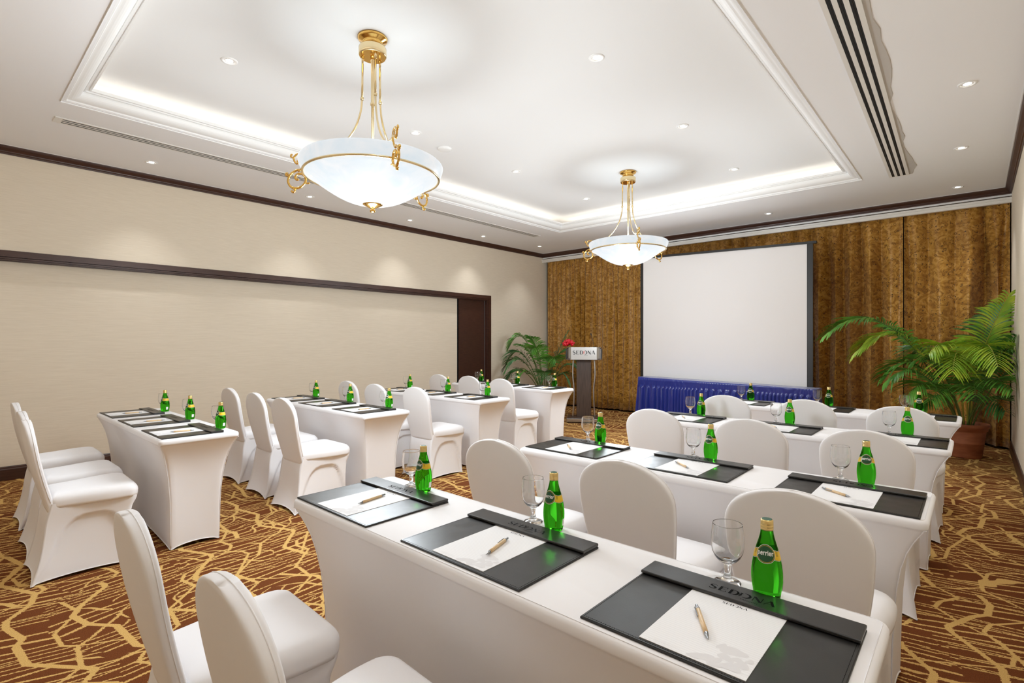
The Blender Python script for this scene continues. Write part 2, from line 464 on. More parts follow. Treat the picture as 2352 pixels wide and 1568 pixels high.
tl = [(-4.176,1.476),(-4.21,3.241),(-4.24,4.813),(-4.288,6.427)]
for i, (x, y) in enumerate(tl): downlight(x, y, ZT, 'small round downlight in the raised ceiling, left row, %s from the viewer' % ['nearest','second','third','fourth'][i])
tl = [(-2.08,1.55),(-2.097,3.282),(-2.134,4.888),(-2.199,6.532)]
for i, (x, y) in enumerate(tl): downlight(x, y, ZT, 'small round downlight in the raised ceiling, right row, %s' % ['above and out of view','large and nearest the top edge','middle one','farthest, towards the screen'][i])
tl = [(-6.45,-.1),(-6.457,1.519),(-6.453,3.258),(-6.544,4.929),(-6.57,6.56),(-6.432,7.994)]
for i, (x, y) in enumerate(tl): downlight(x, y, ZC, 'small round downlight in the lower ceiling along the left wall, %s' % ['out of view','nearest seen','behind the big bowl lamp','fourth along','fifth along','in the far corner'][i])
tl = [(.0,.1),(-.01,1.75),(-.02,3.4),(-.042,5.044),(-.1,6.673),(-.157,8.339)]
for i, (x, y) in enumerate(tl): downlight(x, y, ZC, 'small round downlight in the lower ceiling by the right wall, %s' % ['behind the viewer','overhead','overhead further on','nearest seen','middle seen','nearest the curtain'][i])
tl = [(-4.406,8.148),(-2.271,8.206)]
for i, (x, y) in enumerate(tl): downlight(x, y, ZC, 'small round downlight in front of the curtain, %s' % ['just above the far bowl lamp','above the projection screen'][i])
downlight(-3.2, -.35, ZC, 'small round downlight behind the viewer')
# plain round detector in the tray
# (the white disc that peeks out behind the bowl)
bm = bmesh.new(); lathe(bm, [(.075,0),(.075,-.012),(.05,-.022),(.02,-.022)], 32, False, True)
tag(obj('smoke_detector', bm, M_mould, None, True, (-4.32,3.72,ZT)), 'white round disc on the raised ceiling beside the near bowl lamp', 'smoke detector')
# cove strips
def cove(cx, cy, sx, sy, label):
    t = empty('cove_light', label, 'cove light', (cx, cy, ZC+.052), 0, 'hidden strip lights round the raised ceiling')
    bm = bmesh.new(); box(bm, -sx/2, sx/2, -sy/2, sy/2, -.02, 0); obj('strip', bm, M_mould, t)
    ld = bpy.data.lights.new('lamp', 'AREA'); ld.shape = 'RECTANGLE'; ld.size = sx; ld.size_y = sy; ld.energy = P_COVE*max(sx,sy)/4; ld.color = (1,.87,.72)
    lo = bpy.data.objects.new('lamp', ld); COL.objects.link(lo); lo.parent = t; lo.location = (0,0,.005); lo.rotation_euler = (pi,0,0)
mx, my = (TX0+TX1)/2, (TY0+TY1)/2
cove(TX0-.15, my, .2, TY1-TY0-.1, 'strip light hidden behind the left tray moulding')
cove(TX1+.15, my, .2, TY1-TY0-.1, 'strip light hidden behind the right tray moulding')
cove(mx, TY0-.15, TX1-TX0-.1, .2, 'strip light hidden behind the near tray moulding')
cove(mx, TY1+.15, TX1-TX0-.1, .2, 'strip light hidden behind the far tray moulding')

# chandeliers
def chandelier(x, y, az, label):
    t = empty('pendant_chandelier', label, 'chandelier', (x, y, ZT), az, 'bowl chandeliers')
    RZ = -.890      # rim height below the tray ceiling
    bm = bmesh.new()
    lathe(bm, [(.03,-.0),(.098,-.001),(.102,-.010),(.094,-.022),(.070,-.032),(.066,-.040),(.070,-.046),(.062,-.052),(.058,-.070)], 40, True, True)
    obj('canopy', bm, M_gold, t, True)
    bm = bmesh.new(); lathe(bm, [(.02,-.069),(.090,-.070),(.094,-.076),(.094,-.124),(.090,-.130),(.02,-.131)], 40, True, True)
    dr = obj('drum', bm, M_gold2, t, True)
    bm = bmesh.new(); lathe(bm, [(.088,-.1305),(.0885,-.134),(.01,-.134)], 40, False, True); obj('drum_plate', bm, M_gold, dr)
    # central stem
    bm = bmesh.new(); lathe(bm, [(.016,-.13),(.016,-.165),(.012,-.17),(.012,-.45),(.016,-.455),(.016,-.47),(.010,-.475),(.008,RZ-.05)], 16)
    obj('stem', bm, M_gold2, t, True)
    # bowl
    bp_ = [(.482,RZ+.003),(.485,RZ-.004),(.482,RZ-.02),(.473,RZ-.045),(.459,RZ-.070),(.450,RZ-.082)]
    for k in range(1, 13):
        a = k/12; bp_.append((.450*(1-a)**.85 if a < 1 else .02, RZ-.082-.190*sin(a*pi/2)**1.15))
    inner = [(max(r-.008,.01), z+.008) for r, z in bp_[::-1]]
    bm = bmesh.new(); lathe(bm, bp_+inner, 72, False, False); bmesh.ops.remove_doubles(bm, verts=bm.verts, dist=1e-6)
    obj('bowl', bm, M_bowl, t, True)
    bm = bmesh.new(); tube(bm, [(.455*cos(2*pi*k/72), .455*sin(2*pi*k/72), RZ-.084) for k in range(72)], .0085, 8, True)
    obj('rim_ring', bm, M_gold2, t, True)
    bm = bmesh.new(); lathe(bm, [(.066,RZ-.262),(.068,RZ-.270),(.050,RZ-.280),(.030,RZ-.290),(.016,RZ-.296),(.012,RZ-.300),(.019,RZ-.308),(.019,RZ-.318),(.010,RZ-.326)], 28, True, True)
    obj('finial', bm, M_gold, t, True)
    for k in range(3):
        a = 2*pi*k/3; u = Vector((cos(a), sin(a), 0))
        def P(r, z): return u*r + Vector((0,0,RZ+z))
        bm = bmesh.new()
        tube(bm, [P(.07, -RZ-.134), P(.07,-RZ-.15), P(.07,-RZ-.18)], [.012,.009,.007], 10)
        tube(bm, [P(.07,-RZ-.18), P(.073,-RZ-.42)], .0075, 10)
        tube(bm, [P(.0735,-RZ-.415), P(.0735,-RZ-.43)], .012, 10)
        tube(bm, [*spline([P(.074,-RZ-.43), P(.085,-RZ-.52), P(.125,-RZ-.63), P(.20,-RZ-.735), P(.30,-RZ-.815), P(.40,-RZ-.85), P(.47,-RZ-.845), P(.505,-RZ-.82)], 6)], .0068, 10)
        obj('arm', bm, M_gold2, t, True)
        bm = bmesh.new(); q = .00117
        def S(pts, r): tube(bm, spline([P(.49+(722-px)*q, (988-py)*q) for px, py in pts], 5), r, 8)
        S([(692,957),(700,968),(690,974),(678,962),(672,940),(690,920),(716,916),(740,936),(744,962),(728,990),(712,1012),(698,1020)], .007)
        S([(672,942),(664,938),(655,932),(657,922),(664,922)], .006)
        S([(712,1010),(690,1014),(668,1026),(650,1040),(636,1046),(626,1040),(630,1032),(638,1034)], .008)
        S([(660,1034),(645,1052),(638,1078),(648,1104),(664,1118),(676,1126),(678,1138),(668,1144),(658,1136)], .008)
        S([(664,1116),(690,1120),(716,1112),(736,1094),(744,1072),(736,1046),(714,1034),(694,1038),(682,1054),(690,1070),(702,1066)], .0085)
        S([(738,1088),(752,1092),(768,1090)], .006)
        obj('scroll', bm, M_gold, t, True)
    # bulbs inside the bowl
    ld = bpy.data.lights.new('bulb', 'POINT'); ld.energy = P_BULB; ld.color = (.85,.94,1); ld.shadow_soft_size = .12
    lo = bpy.data.objects.new('bulb', ld); COL.objects.link(lo); lo.parent = t; lo.location = (0,0,RZ+.03)
    # added fill lamp below the bowl, standing in for its all-round light
    ld = bpy.data.lights.new('bowl_fill', 'POINT'); ld.energy = P_FILL; ld.color = (.86,.94,1); ld.shadow_soft_size = .28
    lo = bpy.data.objects.new('bowl_fill', ld); COL.objects.link(lo); lo.parent = t; lo.location = (0,0,RZ-.74)
    return t
bsdf(M_bowl).inputs['Emission Strength'].default_value = P_BOWL
def cam_az(x, y): return math.atan2(-y, -x)
chandelier(-3.12, 2.03, cam_az(-3.12,2.03)+radians(15), 'large glowing white glass bowl chandelier with brass scrolls, nearer of the two')
chandelier(-3.22, 5.76, cam_az(-3.22,5.76)+radians(13), 'smaller looking glowing bowl chandelier with brass scrolls, hanging before the screen')

# linear air diffusers
def diffuser(x0, x1, y0, y1, slots, sw, label, lip, z=ZC, skew=0):
    t = empty('air_diffuser', label, 'air vent', ((x0+x1)/2, (y0+y1)/2, z), skew)
    hx, hy = (x1-x0)/2, (y1-y0)/2
    bm = bmesh.new(); pitch = 2*hx/(slots+.6) if slots > 1 else 0
    xs = [(-(slots-1)/2+k)*pitch for k in range(slots)]
    edges = [-hx] + [e for c in xs for e in (c-sw/2, c+sw/2)] + [hx]
    for a, b in zip(edges[::2], edges[1::2]): box(bm, a, b, -hy+.05, hy-.02, -lip, 0)
    box(bm, -hx, hx, -hy, -hy+.05, -lip, 0); box(bm, -hx, hx, hy-.02, hy, -lip, 0)
    obj('frame', bm, M_white_m, t)
    for c in xs:
        bm = bmesh.new(); box(bm, c-sw/2, c+sw/2, -hy+.05, hy-.02, -lip+.0012, -.0005); s = obj('slot', bm, M_black, t)
        bm = bmesh.new(); box(bm, c-.0015, c+.0015, -hy+.05, hy-.02, -lip+.0004, -lip+.0011); obj('blade', bm, M_blackm, s)
    return t, hx, hy
diffuser(-5.90, -5.75, .67, 7.2, 3, .021, 'long narrow three slot white air vent in the ceiling along the left wall', .006, skew=.006)
t, hx, hy = diffuser(-.665, -.485, 1.2, 7.31, 3, .024, 'wide three slot white air vent with black gaps in the ceiling at the right', .012, skew=.022)
bm = bmesh.new(); n = 40
pts = [(hx+.03+.035*sin(k*.55)*sin(k*.21)+.02*(k%7 == 3), -hy+2*hy*k/n) for k in range(n+1)]
top = [bm.verts.new((hx-.005, y, -.004)) for _, y in pts]; out = [bm.verts.new((x, y, -.004)) for x, y in pts]; up = [bm.verts.new((x+.004, y, 0)) for x, y in pts]
for k in range(n): bm.faces.new((top[k], out[k], out[k+1], top[k+1])); bm.faces.new((out[k], up[k], up[k+1], out[k+1]))
pe = obj('torn_plaster', bm, mat('old_plaster', (.52,.49,.45), .9), t)

# ================================================================== CURTAINS
def curtain(name, x0, x1, label, seedv, amp=.055, wl=.145):
    rnd = random.Random(seedv); z0, z1 = .035, CAM_H+1.73
    # pleat phase by warped x
    n = int((x1-x0)/.009); ph = [0]; w_ = []
    for i in range(n): 
        w_.append(1+.45*sin(i*.031+seedv)+.25*sin(i*.083+seedv*2))
    for i in range(n): ph.append(ph[-1]+(x1-x0)/n*2*pi/wl*(.75+.25*w_[i]))
    amps = [.7+.5*sin(i*.05+seedv*3)*sin(i*.017) for i in range(n+1)]
    zs = [z0, .3, .8, 1.4, 2.0, 2.5, 2.8, 2.93, 3.0, 3.06, z1]
    def fn(i, j):
        x = x0+(x1-x0)*i/n; z = zs[j]; s = smst(3.05, 2.2, z)
        a = amp*(.35+.65*s)*amps[i]
        p = ph[i]
        q_ = abs(sin(p/2)); env = min(1, i*.009/.05, (n-i)*.009/.05)
        y = YW+.075 + env*(a*2.1*(1-q_)**1.15 + .35*a*s*sin(p*.31+1)+ .012*s*sin(p*.37+z*1.3))
        xx = x + env*(.012*s*sin(p*.5+z*2) + .30*a*s*sin(p))
        if z > 2.9: y += .008*sin(p*2.0)*smst(2.9,3.05,z)
        return (xx, y, z)
    bm = bmesh.new(); grid(bm, n+1, len(zs), fn)
    bmesh.ops.subdivide_edges(bm, edges=[], cuts=0)
    o = obj(name, bm, M_cur, None, True); tag(o, label, 'curtain', 'gold brown damask curtains')
    md = o.modifiers.new('thick', 'SOLIDIFY'); md.thickness = .002
    return o
curtain('curtain', -6.90, -3.285, 'gold brown damask curtain behind the lectern, left of the screen', 1, .06, .12)
curtain('curtain', -3.283, -.735, 'gold brown damask curtain hanging just right of the projection screen', 2, .125, .23)
curtain('curtain', -.723, .322, 'gold brown damask curtain at the far right behind the potted palm', 3, .13, .25)

# ================================================================== SCREEN + SKIRTED TABLE
YS = 8.18
scr = empty('projection_screen', 'large white projection screen with black border standing before the curtain', 'projection screen', (-3.02, YS, 0))
sx0, sx1 = -.523*YS+3.02, -.2152*YS+3.02
zL0, zL1 = CAM_H-.0752*YS, CAM_H+.1752*YS; zR0, zR1 = CAM_H-.0803*YS, CAM_H+.1685*YS
def quadslab(bm, p, y0, y1):
    a = [bm.verts.new((x,y0,z)) for x, z in p]; b = [bm.verts.new((x,y1,z)) for x, z in p]
    bm.faces.new(a); bm.faces.new(b[::-1])
    for i in range(4): bm.faces.new((a[i], b[i], b[(i+1)%4], a[(i+1)%4]))
bm = bmesh.new(); quadslab(bm, [(sx0,zL0),(sx1,zR0),(sx1,zR1),(sx0,zL1)], 0, .004); obj('screen_fabric', bm, M_screen, scr)
bm = bmesh.new()
quadslab(bm, [(sx0-.05,zL0-.02),(sx0,zL0-.02),(sx0,zL1+.0),(sx0-.05,zL1)], -.004, .02)
obj('border', bm, M_blackm, scr); bm = bmesh.new()
quadslab(bm, [(sx1,zR0-.02),(sx1+.075,zR0-.02),(sx1+.075,zR1),(sx1,zR1)], -.004, .02)
obj('border', bm, M_blackm, scr)
bm = bmesh.new(); quadslab(bm, [(sx0-.07,zL1-.005),(sx1+.12,zR1-.012),(sx1+.12,zR1+.022),(sx0-.07,zL1+.03)], -.02, .03); obj('top_bar', bm, M_blackm, scr)
bm = bmesh.new(); quadslab(bm, [(sx0-.05,zL0-.022),(sx1+.10,zR0-.022),(sx1+.10,zR0),(sx0-.05,zL0)], -.015, .02); obj('bottom_bar', bm, M_blackm, scr)
for s in (sx0-.02, sx1+.04):
    bm = bmesh.new(); box(bm, s-.015, s+.015, .012, .04, 0, .8); box(bm, s-.02, s+.02, .0, .25, 0, .03); obj('stand_leg', bm, M_blackm, scr)
# skirted table
tb = empty('skirted_table', 'long table with pleated royal blue satin skirt below the screen', 'table', (-2.87, 7.78, 0))
def ztop(x): return .773 + (.724-.773)*(x+4.15)/(2.56)
tx0, tx1, tyf, tyb = -4.155+2.87, -1.575+2.87, 0, .33
bm = bmesh.new(); vs = []
a = [bm.verts.new((x, y, ztop(x-2.87)+dz)) for dz in (-.03, 0) for (x, y) in ((tx0,tyf),(tx1,tyf),(tx1,tyb),(tx0,tyb))]
for f in ((3,2,1,0),(4,5,6,7),(0,1,5,4),(1,2,6,5),(2,3,7,6),(3,0,4,7)): bm.faces.new([a[i] for i in f])
obj('table_top', bm, M_blue, tb)
def skirt_run(n):
    per = []; segs = [((tx0,tyb),(tx0,tyf)), ((tx0,tyf),(tx1,tyf)), ((tx1,tyf),(tx1,tyb))]
    for (p, q) in segs:
        ln = math.dist(p, q); k = int(ln/.011); nx, ny = (q[1]-p[1])/ln, -(q[0]-p[0])/ln
        for i in range(k): per.append((p[0]+(q[0]-p[0])*i/k, p[1]+(q[1]-p[1])*i/k, nx, ny))
    return per
per = skirt_run(0)
rn = random.Random(5); phs = []; p = 0
for i in range(len(per)): p += .011*2*pi/(.078+.03*sin(i*.05)); phs.append(p)
lv = [0.012, .12, .3, .45, .56, .60, .617, .626, .66, .68, .70, .72, 1.0]
def sk(i, j):
    x, y, nx, ny = per[i]; T = ztop(x-2.87); top = T+.002
    z = lv[j] if j < len(lv)-1 else top
    z = min(z, top); f = (top-z)/.75
    e_ = 1 if abs(nx) < .5 else .25
    if z < .618: d = .006 + .016*f + e_*(.017+.022*smst(.16,.6,f))*(sin(phs[i])+.35*sin(phs[i]*2.3+1)) + .012*e_
    else: d = .012 + e_*.0022*sin(phs[i]*2.7) + e_*.0015*sin(phs[i]*5.1+j)
    if j in (7, 9, 11): d += .003
    edge = 1+.0*x
    ex = -.05*f if i < 30 else 0
    if x < tx0+.15: ex = -.055*f*(1-(x-tx0)/.15)
    return (x+nx*d*-1*-1+ex, y+ny*d, z)
bm = bmesh.new(); grid(bm, len(per), len(lv), sk)
# make sure the skirt faces outward from the table
o = obj('skirt', bm, M_blue, tb, True)
md = o.modifiers.new('thick', 'SOLIDIFY'); md.thickness = .0015
for lx in (tx0+.08, tx1-.08):
    for ly in (.06, tyb-.05):
        bm = bmesh.new(); box(bm, lx-.015, lx+.015, ly-.015, ly+.015, 0, .70); obj('leg', bm, M_blackm, tb)

# ================================================================== LETTERING
def stroke(bm, pts, ws, z=0):
    n = len(pts); L_, R_ = [], []
    for i in range(n):
        a, b = pts[max(i-1,0)], pts[min(i+1,n-1)]
        t = Vector((b[0]-a[0], b[1]-a[1])); t.normalize(); nn = Vector((-t.y, t.x))*ws[i]/2
        L_.append(bm.verts.new((pts[i][0]+nn.x, pts[i][1]+nn.y, z))); R_.append(bm.verts.new((pts[i][0]-nn.x, pts[i][1]-nn.y, z)))
    for i in range(n-1): bm.faces.new((L_[i], R_[i], R_[i+1], L_[i+1]))
def arcp(cx, cy, rx, ry, a0, a1, n=14): return [(cx+rx*cos(radians(a0+(a1-a0)*k/n)), cy+ry*sin(radians(a0+(a1-a0)*k/n))) for k in range(n+1)]
def letters_sedona(bm):
    """didone capitals, height 1, returns total width"""
    T, t = .20, .055
    x = 0
    # S
    p = arcp(.33,.74,.24,.24,20,200,10)[:-1]+[(.13,.62),(.3,.52),(.45,.42)]+arcp(.30,.25,.25,.25,20,-160,10)
    w_ = [t]*3+[t+.02*k for k in range(7)]; w_ += [T]*3; w_ += [T-.012*k for k in range(11)]
    w_ = (w_+[t]*30)[:len(p)]; stroke(bm, p, w_)
    x = .80
    # E
    stroke(bm, [(x+.1,0),(x+.1,1)], [T,T]); stroke(bm, [(x,.985),(x+.58,.985)], [t,t]); stroke(bm, [(x,.015),(x+.6,.015)], [t,t]); stroke(bm, [(x+.18,.52),(x+.46,.52)], [t,t])
    stroke(bm, [(x+.57,.985),(x+.57,.74)], [t,t]); stroke(bm, [(x+.59,.015),(x+.59,.27)], [t,t])
    x = 1.62
    stroke(bm, [(x+.1,0),(x+.1,1)], [T,T]); stroke(bm, [(x,.985),(x+.36,.985)], [t,t]); stroke(bm, [(x,.015),(x+.36,.015)], [t,t])
    p = arcp(x+.34,.5,.33,.485,90,-90,16); stroke(bm, p, [t+(T-t)*sin(pi*k/16) for k in range(17)])
    x = 2.42    # O (open at its left, as in the logo)
    p = arcp(x+.42,.5,.38,.485,110,-110,18); stroke(bm, p, [t+(T-t)*sin(pi*k/18) for k in range(19)])
    x = 3.42    # N
    stroke(bm, [(x+.06,0),(x+.06,1)], [t,t]); stroke(bm, [(x+.06,1),(x+.66,0)], [T,T]); stroke(bm, [(x+.68,0),(x+.68,1)], [t,t])
    x = 4.32    # A
    stroke(bm, [(x,0),(x+.36,1)], [t,t]); stroke(bm, [(x+.36,1),(x+.72,0)], [T,T]); stroke(bm, [(x+.14,.34),(x+.56,.34)], [t,t])
    return 5.08
def mark(bm, x=2.42):
    for cx, cy, rx, ry in ((.02,.82,.10,.13),(.16,.78,.11,.10),(.08,.55,.12,.12),(-.04,.45,.09,.08),(.12,.33,.10,.10),(.02,.17,.09,.13)):
        vs = [bm.verts.new((x+.03+cx*.75+rx*.62*cos(2*pi*k/12), cy+ry*sin(2*pi*k/12), .0)) for k in range(12)]; bm.faces.new(vs)
def xform(bm, s, off, mtx=None):
    for v in bm.verts:
        v.co = Vector((v.co.x*s[0]+off[0], v.co.y*s[1]+off[1], v.co.z))
        if mtx: v.co = mtx @ v.co
def text_bm(body, size=1.0, bold=0):
    cu = bpy.data.curves.new('txt', 'FONT'); cu.body = body; cu.size = size; cu.resolution_u = 3; cu.offset = bold
    to = bpy.data.objects.new('txt', cu); COL.objects.link(to)
    dg = bpy.context.evaluated_depsgraph_get(); me = bpy.data.meshes.new_from_object(to.evaluated_get(dg))
    bm = bmesh.new(); bm.from_mesh(me); bpy.data.objects.remove(to); bpy.data.meshes.remove(me); bpy.data.curves.remove(cu)
    return bm

# ================================================================== LECTERN
lx, ly = -4.955, 7.36
lrot = math.atan2(ly, lx) + pi/2 - 0.0 - pi + pi   # face the viewer
face = math.atan2(-ly, -lx)                          # direction to camera
lec = empty('lectern', 'steel and dark wood lectern with a logo panel standing before the curtain', 'lectern', (lx, ly, 0), face+pi/2); lec.scale = (1.06,1.06,1.0)
# local: -Y faces the viewer, X to viewer's right
bm = bmesh.new(); box(bm, -.27, .27, -.20, .22, 0.02, .075); bev(bm, .004); obj('base', bm, M_steel, lec)
bm = bmesh.new(); box(bm, -.26, .26, -.17, .21, .0755, .085); box(bm, -.25,.25,-.18,.2,0,.02); obj('base_board', bm, M_wenge, lec)
bm = bmesh.new(); box(bm, -.115, .115, -.03, .10, .085, 1.05); bev(bm, .003); obj('column', bm, M_wenge, lec)
for s in (-1, 1):
    bm = bmesh.new(); tube(bm, spline([(s*.175,-.06,.085),(s*.16,-.06,.3),(s*.155,-.06,.55),(s*.175,-.06,.8),(s*.165,-.06,1.06)], 6), .013, 10); obj('support_rod', bm, M_steel, lec, True)
bm = bmesh.new()
# curved fascia: rounded front panel, 0.215 high
pl = [(-.27,.02),(-.265,-.10),(-.24,-.14),(-.2,-.155),(.2,-.155),(.24,-.14),(.265,-.10),(.27,.02)]
a = [bm.verts.new((x,y,1.055)) for x, y in pl]; b = [bm.verts.new((x,y,1.265)) for x, y in pl]
for i in range(len(pl)-1): bm.faces.new((a[i], a[i+1], b[i+1], b[i]))
o = obj('fascia', bm, M_steel, lec); md = o.modifiers.new('thick', 'SOLIDIFY'); md.thickness = .004
bm = bmesh.new(); letters_sedona(bm); xform(bm, (.345/5.08, .062), (-.172, 1.145))
for v in bm.verts: v.co = Vector((v.co.x, -.1602, v.co.y))
obj('lettering', bm, M_ink, o)
bm = bmesh.new(); mark(bm); xform(bm, (.345/5.08, .062), (-.168, 1.145))
for v in bm.verts: v.co = Vector((v.co.x, -.1604, v.co.y))
obj('red_emblem', bm, M_redmark, o)
bm = text_bm('YANGON', .014); 
for v in bm.verts: v.co = Vector((v.co.x+.0, -.1602, v.co.y+1.122))
obj('small_lettering', bm, M_ink, o)
bm = bmesh.new()
vs = box(bm, -.262, .262, -.15, .24, 1.05, 1.075)
obj('shelf', bm, M_wenge, lec)
bm = bmesh.new(); v = box(bm, -.265, .265, -.145, .24, 1.25, 1.262)
for q in bm.verts: q.co.z += (q.co.y+.145)*-.35 if True else 0
obj('reading_top', bm, M_wenge, lec)
bm = bmesh.new(); box(bm, .262, .285, -.09, .24, 1.06, 1.24); box(bm, -.285, -.262, -.09, .24, 1.06, 1.24); obj('side_panel', bm, M_leath_edge, lec)
# microphone: a thing of its own, clipped to the lectern
mic = empty('gooseneck_microphone', 'thin black gooseneck microphone rising from the lectern top', 'microphone', (lx, ly, 1.262), face+pi/2)
bm = bmesh.new(); tube(bm, spline([(.17,-.1,-.001),(.165,-.1,.05),(.145,-.08,.14),(.125,-.06,.205)], 5), .003, 8); obj('gooseneck', bm, M_blackm, mic, True)
bm = bmesh.new(); tube(bm, [(.125,-.06,.205),(.12,-.055,.22),(.116,-.05,.235)], [.006,.011,.007], 10); obj('mic_head', bm, M_blackm, mic, True)
bm = bmesh.new(); lathe(bm, [(.018,0),(.018,.006),(.008,.012)], 16, True, True, (.17,-.1,-.0)); obj('mic_base', bm, M_blackm, mic, True)
# flower cluster on the lectern's left corner
fl = empty('flower_arrangement', 'round bunch of red artificial tulips on the left of the lectern top', 'flowers', (lx, ly, 1.262), face+pi/2)
rn = random.Random(3)
petal_pts = []
for k in range(46):
    th = rn.uniform(0, 2*pi); ph = math.acos(rn.uniform(.0, 1)); 
    d = Vector((sin(ph)*cos(th), sin(ph)*sin(th), cos(ph)*.75+.12)); petal_pts.append(d)
def add_bud(bm, c, d, s):
    d = d.normalized(); q = d.to_track_quat('Z', 'Y').to_matrix()
    prof_ = [(.2,-.9),(.72,-.5),(.95,0),(.8,.55),(.35,1.0)]
    rings = [[bm.verts.new(c + q @ Vector((r*s*cos(2*pi*i/8)*.62, r*s*sin(2*pi*i/8)*.62, z*s))) for i in range(8)] for r, z in prof_]
    for a, b in zip(rings, rings[1:]):
        for i in range(8): bm.faces.new((a[i], a[(i+1)%8], b[(i+1)%8], b[i]))
    bm.faces.new(rings[0][::-1]); bm.faces.new(rings[-1])
for d in petal_pts:
    bm = bmesh.new(); add_bud(bm, Vector((-.255,-.06,.025)) + Vector((d.x*.082, d.y*.082, abs(d.z)*.09)), d, .036); obj('flower', bm, M_red, fl, True)

# ================================================================== PALMS
def frond(rn, base, az, tip, ctrl, mat_l, mat_s, parent, leaf=.34, start=.30, lim=(-99, 99)):
    """arching stalk (quadratic curve base-ctrl-tip, each (reach, height)) with two rows of narrow leaflets"""
    u = Vector((cos(az), sin(az), 0)); side = Vector((-sin(az), cos(az), 0)); n = 26
    B0 = Vector(base); B1 = B0 + u*ctrl[0]; B1.z = ctrl[1]; B2 = B0 + u*tip[0]; B2.z = tip[1]
    pts = [B0*(1-t)**2 + B1*2*t*(1-t) + B2*t*t for t in [i/n for i in range(n+1)]]
    length = sum((pts[i+1]-pts[i]).length for i in range(n))
    bm = bmesh.new(); tube(bm, pts, [.0080*(1-.82*i/n)+.0010 for i in range(n+1)], 6)
    nf0 = len(bm.faces); m = max(14, int(length*(1-start)/.030))
    for k in range(m):
        t = start+(1-start)*(k+.5)/m; i = min(int(t*n), n-1); f = t*n-i
        p = pts[i].lerp(pts[i+1], f); tan = (pts[i+1]-pts[i]).normalized()
        ss = (t-start)/(1-start)
        ll = leaf*(.34+.80*sin(pi*min(1, ss*.84+.16)))*rn.uniform(.85,1.1)
        for s in (-1, 1):
            upv = tan.cross(side)
            if upv.z < 0: upv = -upv
            fw = .50+.45*ss
            d = (side*s*(.92-.12*ss) + tan*fw + upv*(.28+rn.uniform(-.10,.14))).normalized()
            q = []; dr = rn.uniform(.30,.55)
            for j in range(6):
                a = j/5; pos = p + d*ll*a + Vector((0,0,-1))*ll*dr*a*a
                wv_ = .0075*(.30+1.0*sin(pi*min(1,a*.78+.14)))*(1 if a < .99 else .12)
                wd = (d.cross(upv).normalized()*.8 + upv*.45*s).normalized()*wv_
                q.append((bm.verts.new(pos-wd), bm.verts.new(pos+wd)))
            for a_, b_ in zip(q, q[1:]): bm.faces.new((a_[0], a_[1], b_[1], b_[0]))
    lo, hi = lim
    for v in bm.verts: v.co.x = min(max(v.co.x, lo), hi)
    for i, f in enumerate(bm.faces): f.material_index = 0 if i < nf0 else 1
    return obj('frond', bm, [mat_s, mat_l], parent, True, norm=False)
def pot(parent, rr, h, m):
    bm = bmesh.new()
    lathe(bm, [(rr*.66,0),(rr*.70,.02),(rr*.78,h*.42),(rr*.80,h*.43),(rr*.785,h*.45),(rr*.86,h*.76),(rr*.86,h*.80),(rr*.93,h*.80),(rr*.945,h*.88),(rr*1.0,h*.90),(rr*1.02,h*.96),(rr*1.0,h),(rr*.88,h),(rr*.84,h*.9)], 48, True, False)
    obj('pot', bm, m, parent, True)
    bm = bmesh.new(); lathe(bm, [(rr*.85,h*.9),(.02,h*.93)], 30, False, True); obj('soil', bm, M_soil, parent)
rp = empty('potted_palm', 'tall yellow green areca palm in terracotta pot by the right curtain', 'potted plant', (-.085, 8.12, 0), 0, 'potted palms')
pot(rp, .215, .40, M_tc)
rn = random.Random(21)
# azimuth measured in world: 0 = +X (right wall), 180 = left, 270 = to viewer
LM = (M_leaf, M_leaf2, M_leafd)
spec = [ # screen-left is 222; azimuth, tip, control, leaf material
 (215,(1.50,1.42),(.72,2.15),0),(205,(1.08,1.20),(.50,1.95),1),(300,(.66,1.86),(.10,1.20),1),(60,(.55,1.80),(.15,1.4),2),
 (285,(.85,1.10),(.30,1.80),1),(262,(.62,1.02),(.22,1.66),1),(240,(.60,1.22),(.16,1.66),1),(310,(.85,1.36),(.45,1.62),0),
 (318,(.80,.98),(.40,1.42),0),(295,(.85,.86),(.42,1.20),0),(222,(.92,.86),(.48,1.34),0),(235,(.80,.72),(.45,1.15),0),(205,(.80,.92),(.40,1.45),0),
 (250,(.72,.70),(.35,1.10),0),(275,(.70,.78),(.30,1.20),0),(195,(.70,1.55),(.2,1.35),2),(150,(.6,1.2),(.3,1.5),2),(228,(.58,.55),(.30,.95),0),(270,(.50,1.05),(.15,1.35),1),(325,(.60,1.20),(.25,1.45),2),(215,(.55,1.1),(.2,1.35),0),(300,(.62,.62),(.3,.95),2)]
for az, tip, ct, br in spec:
    b = (.05*cos(radians(az))+rn.uniform(-.03,.03), .05*sin(radians(az)), .36)
    frond(rn, b, radians(az), tip, ct, LM[br], M_stalk if br == 1 else M_stalkd, rp, .36 if br != 0 else .33, .34, (-9, XR-.085*-1-.02))
lp = empty('potted_palm', 'dark green areca palm in the far left corner beside the lectern', 'potted plant', (-6.10, 7.72, 0), 0, 'potted palms')
pot(lp, .19, .36, M_tc)
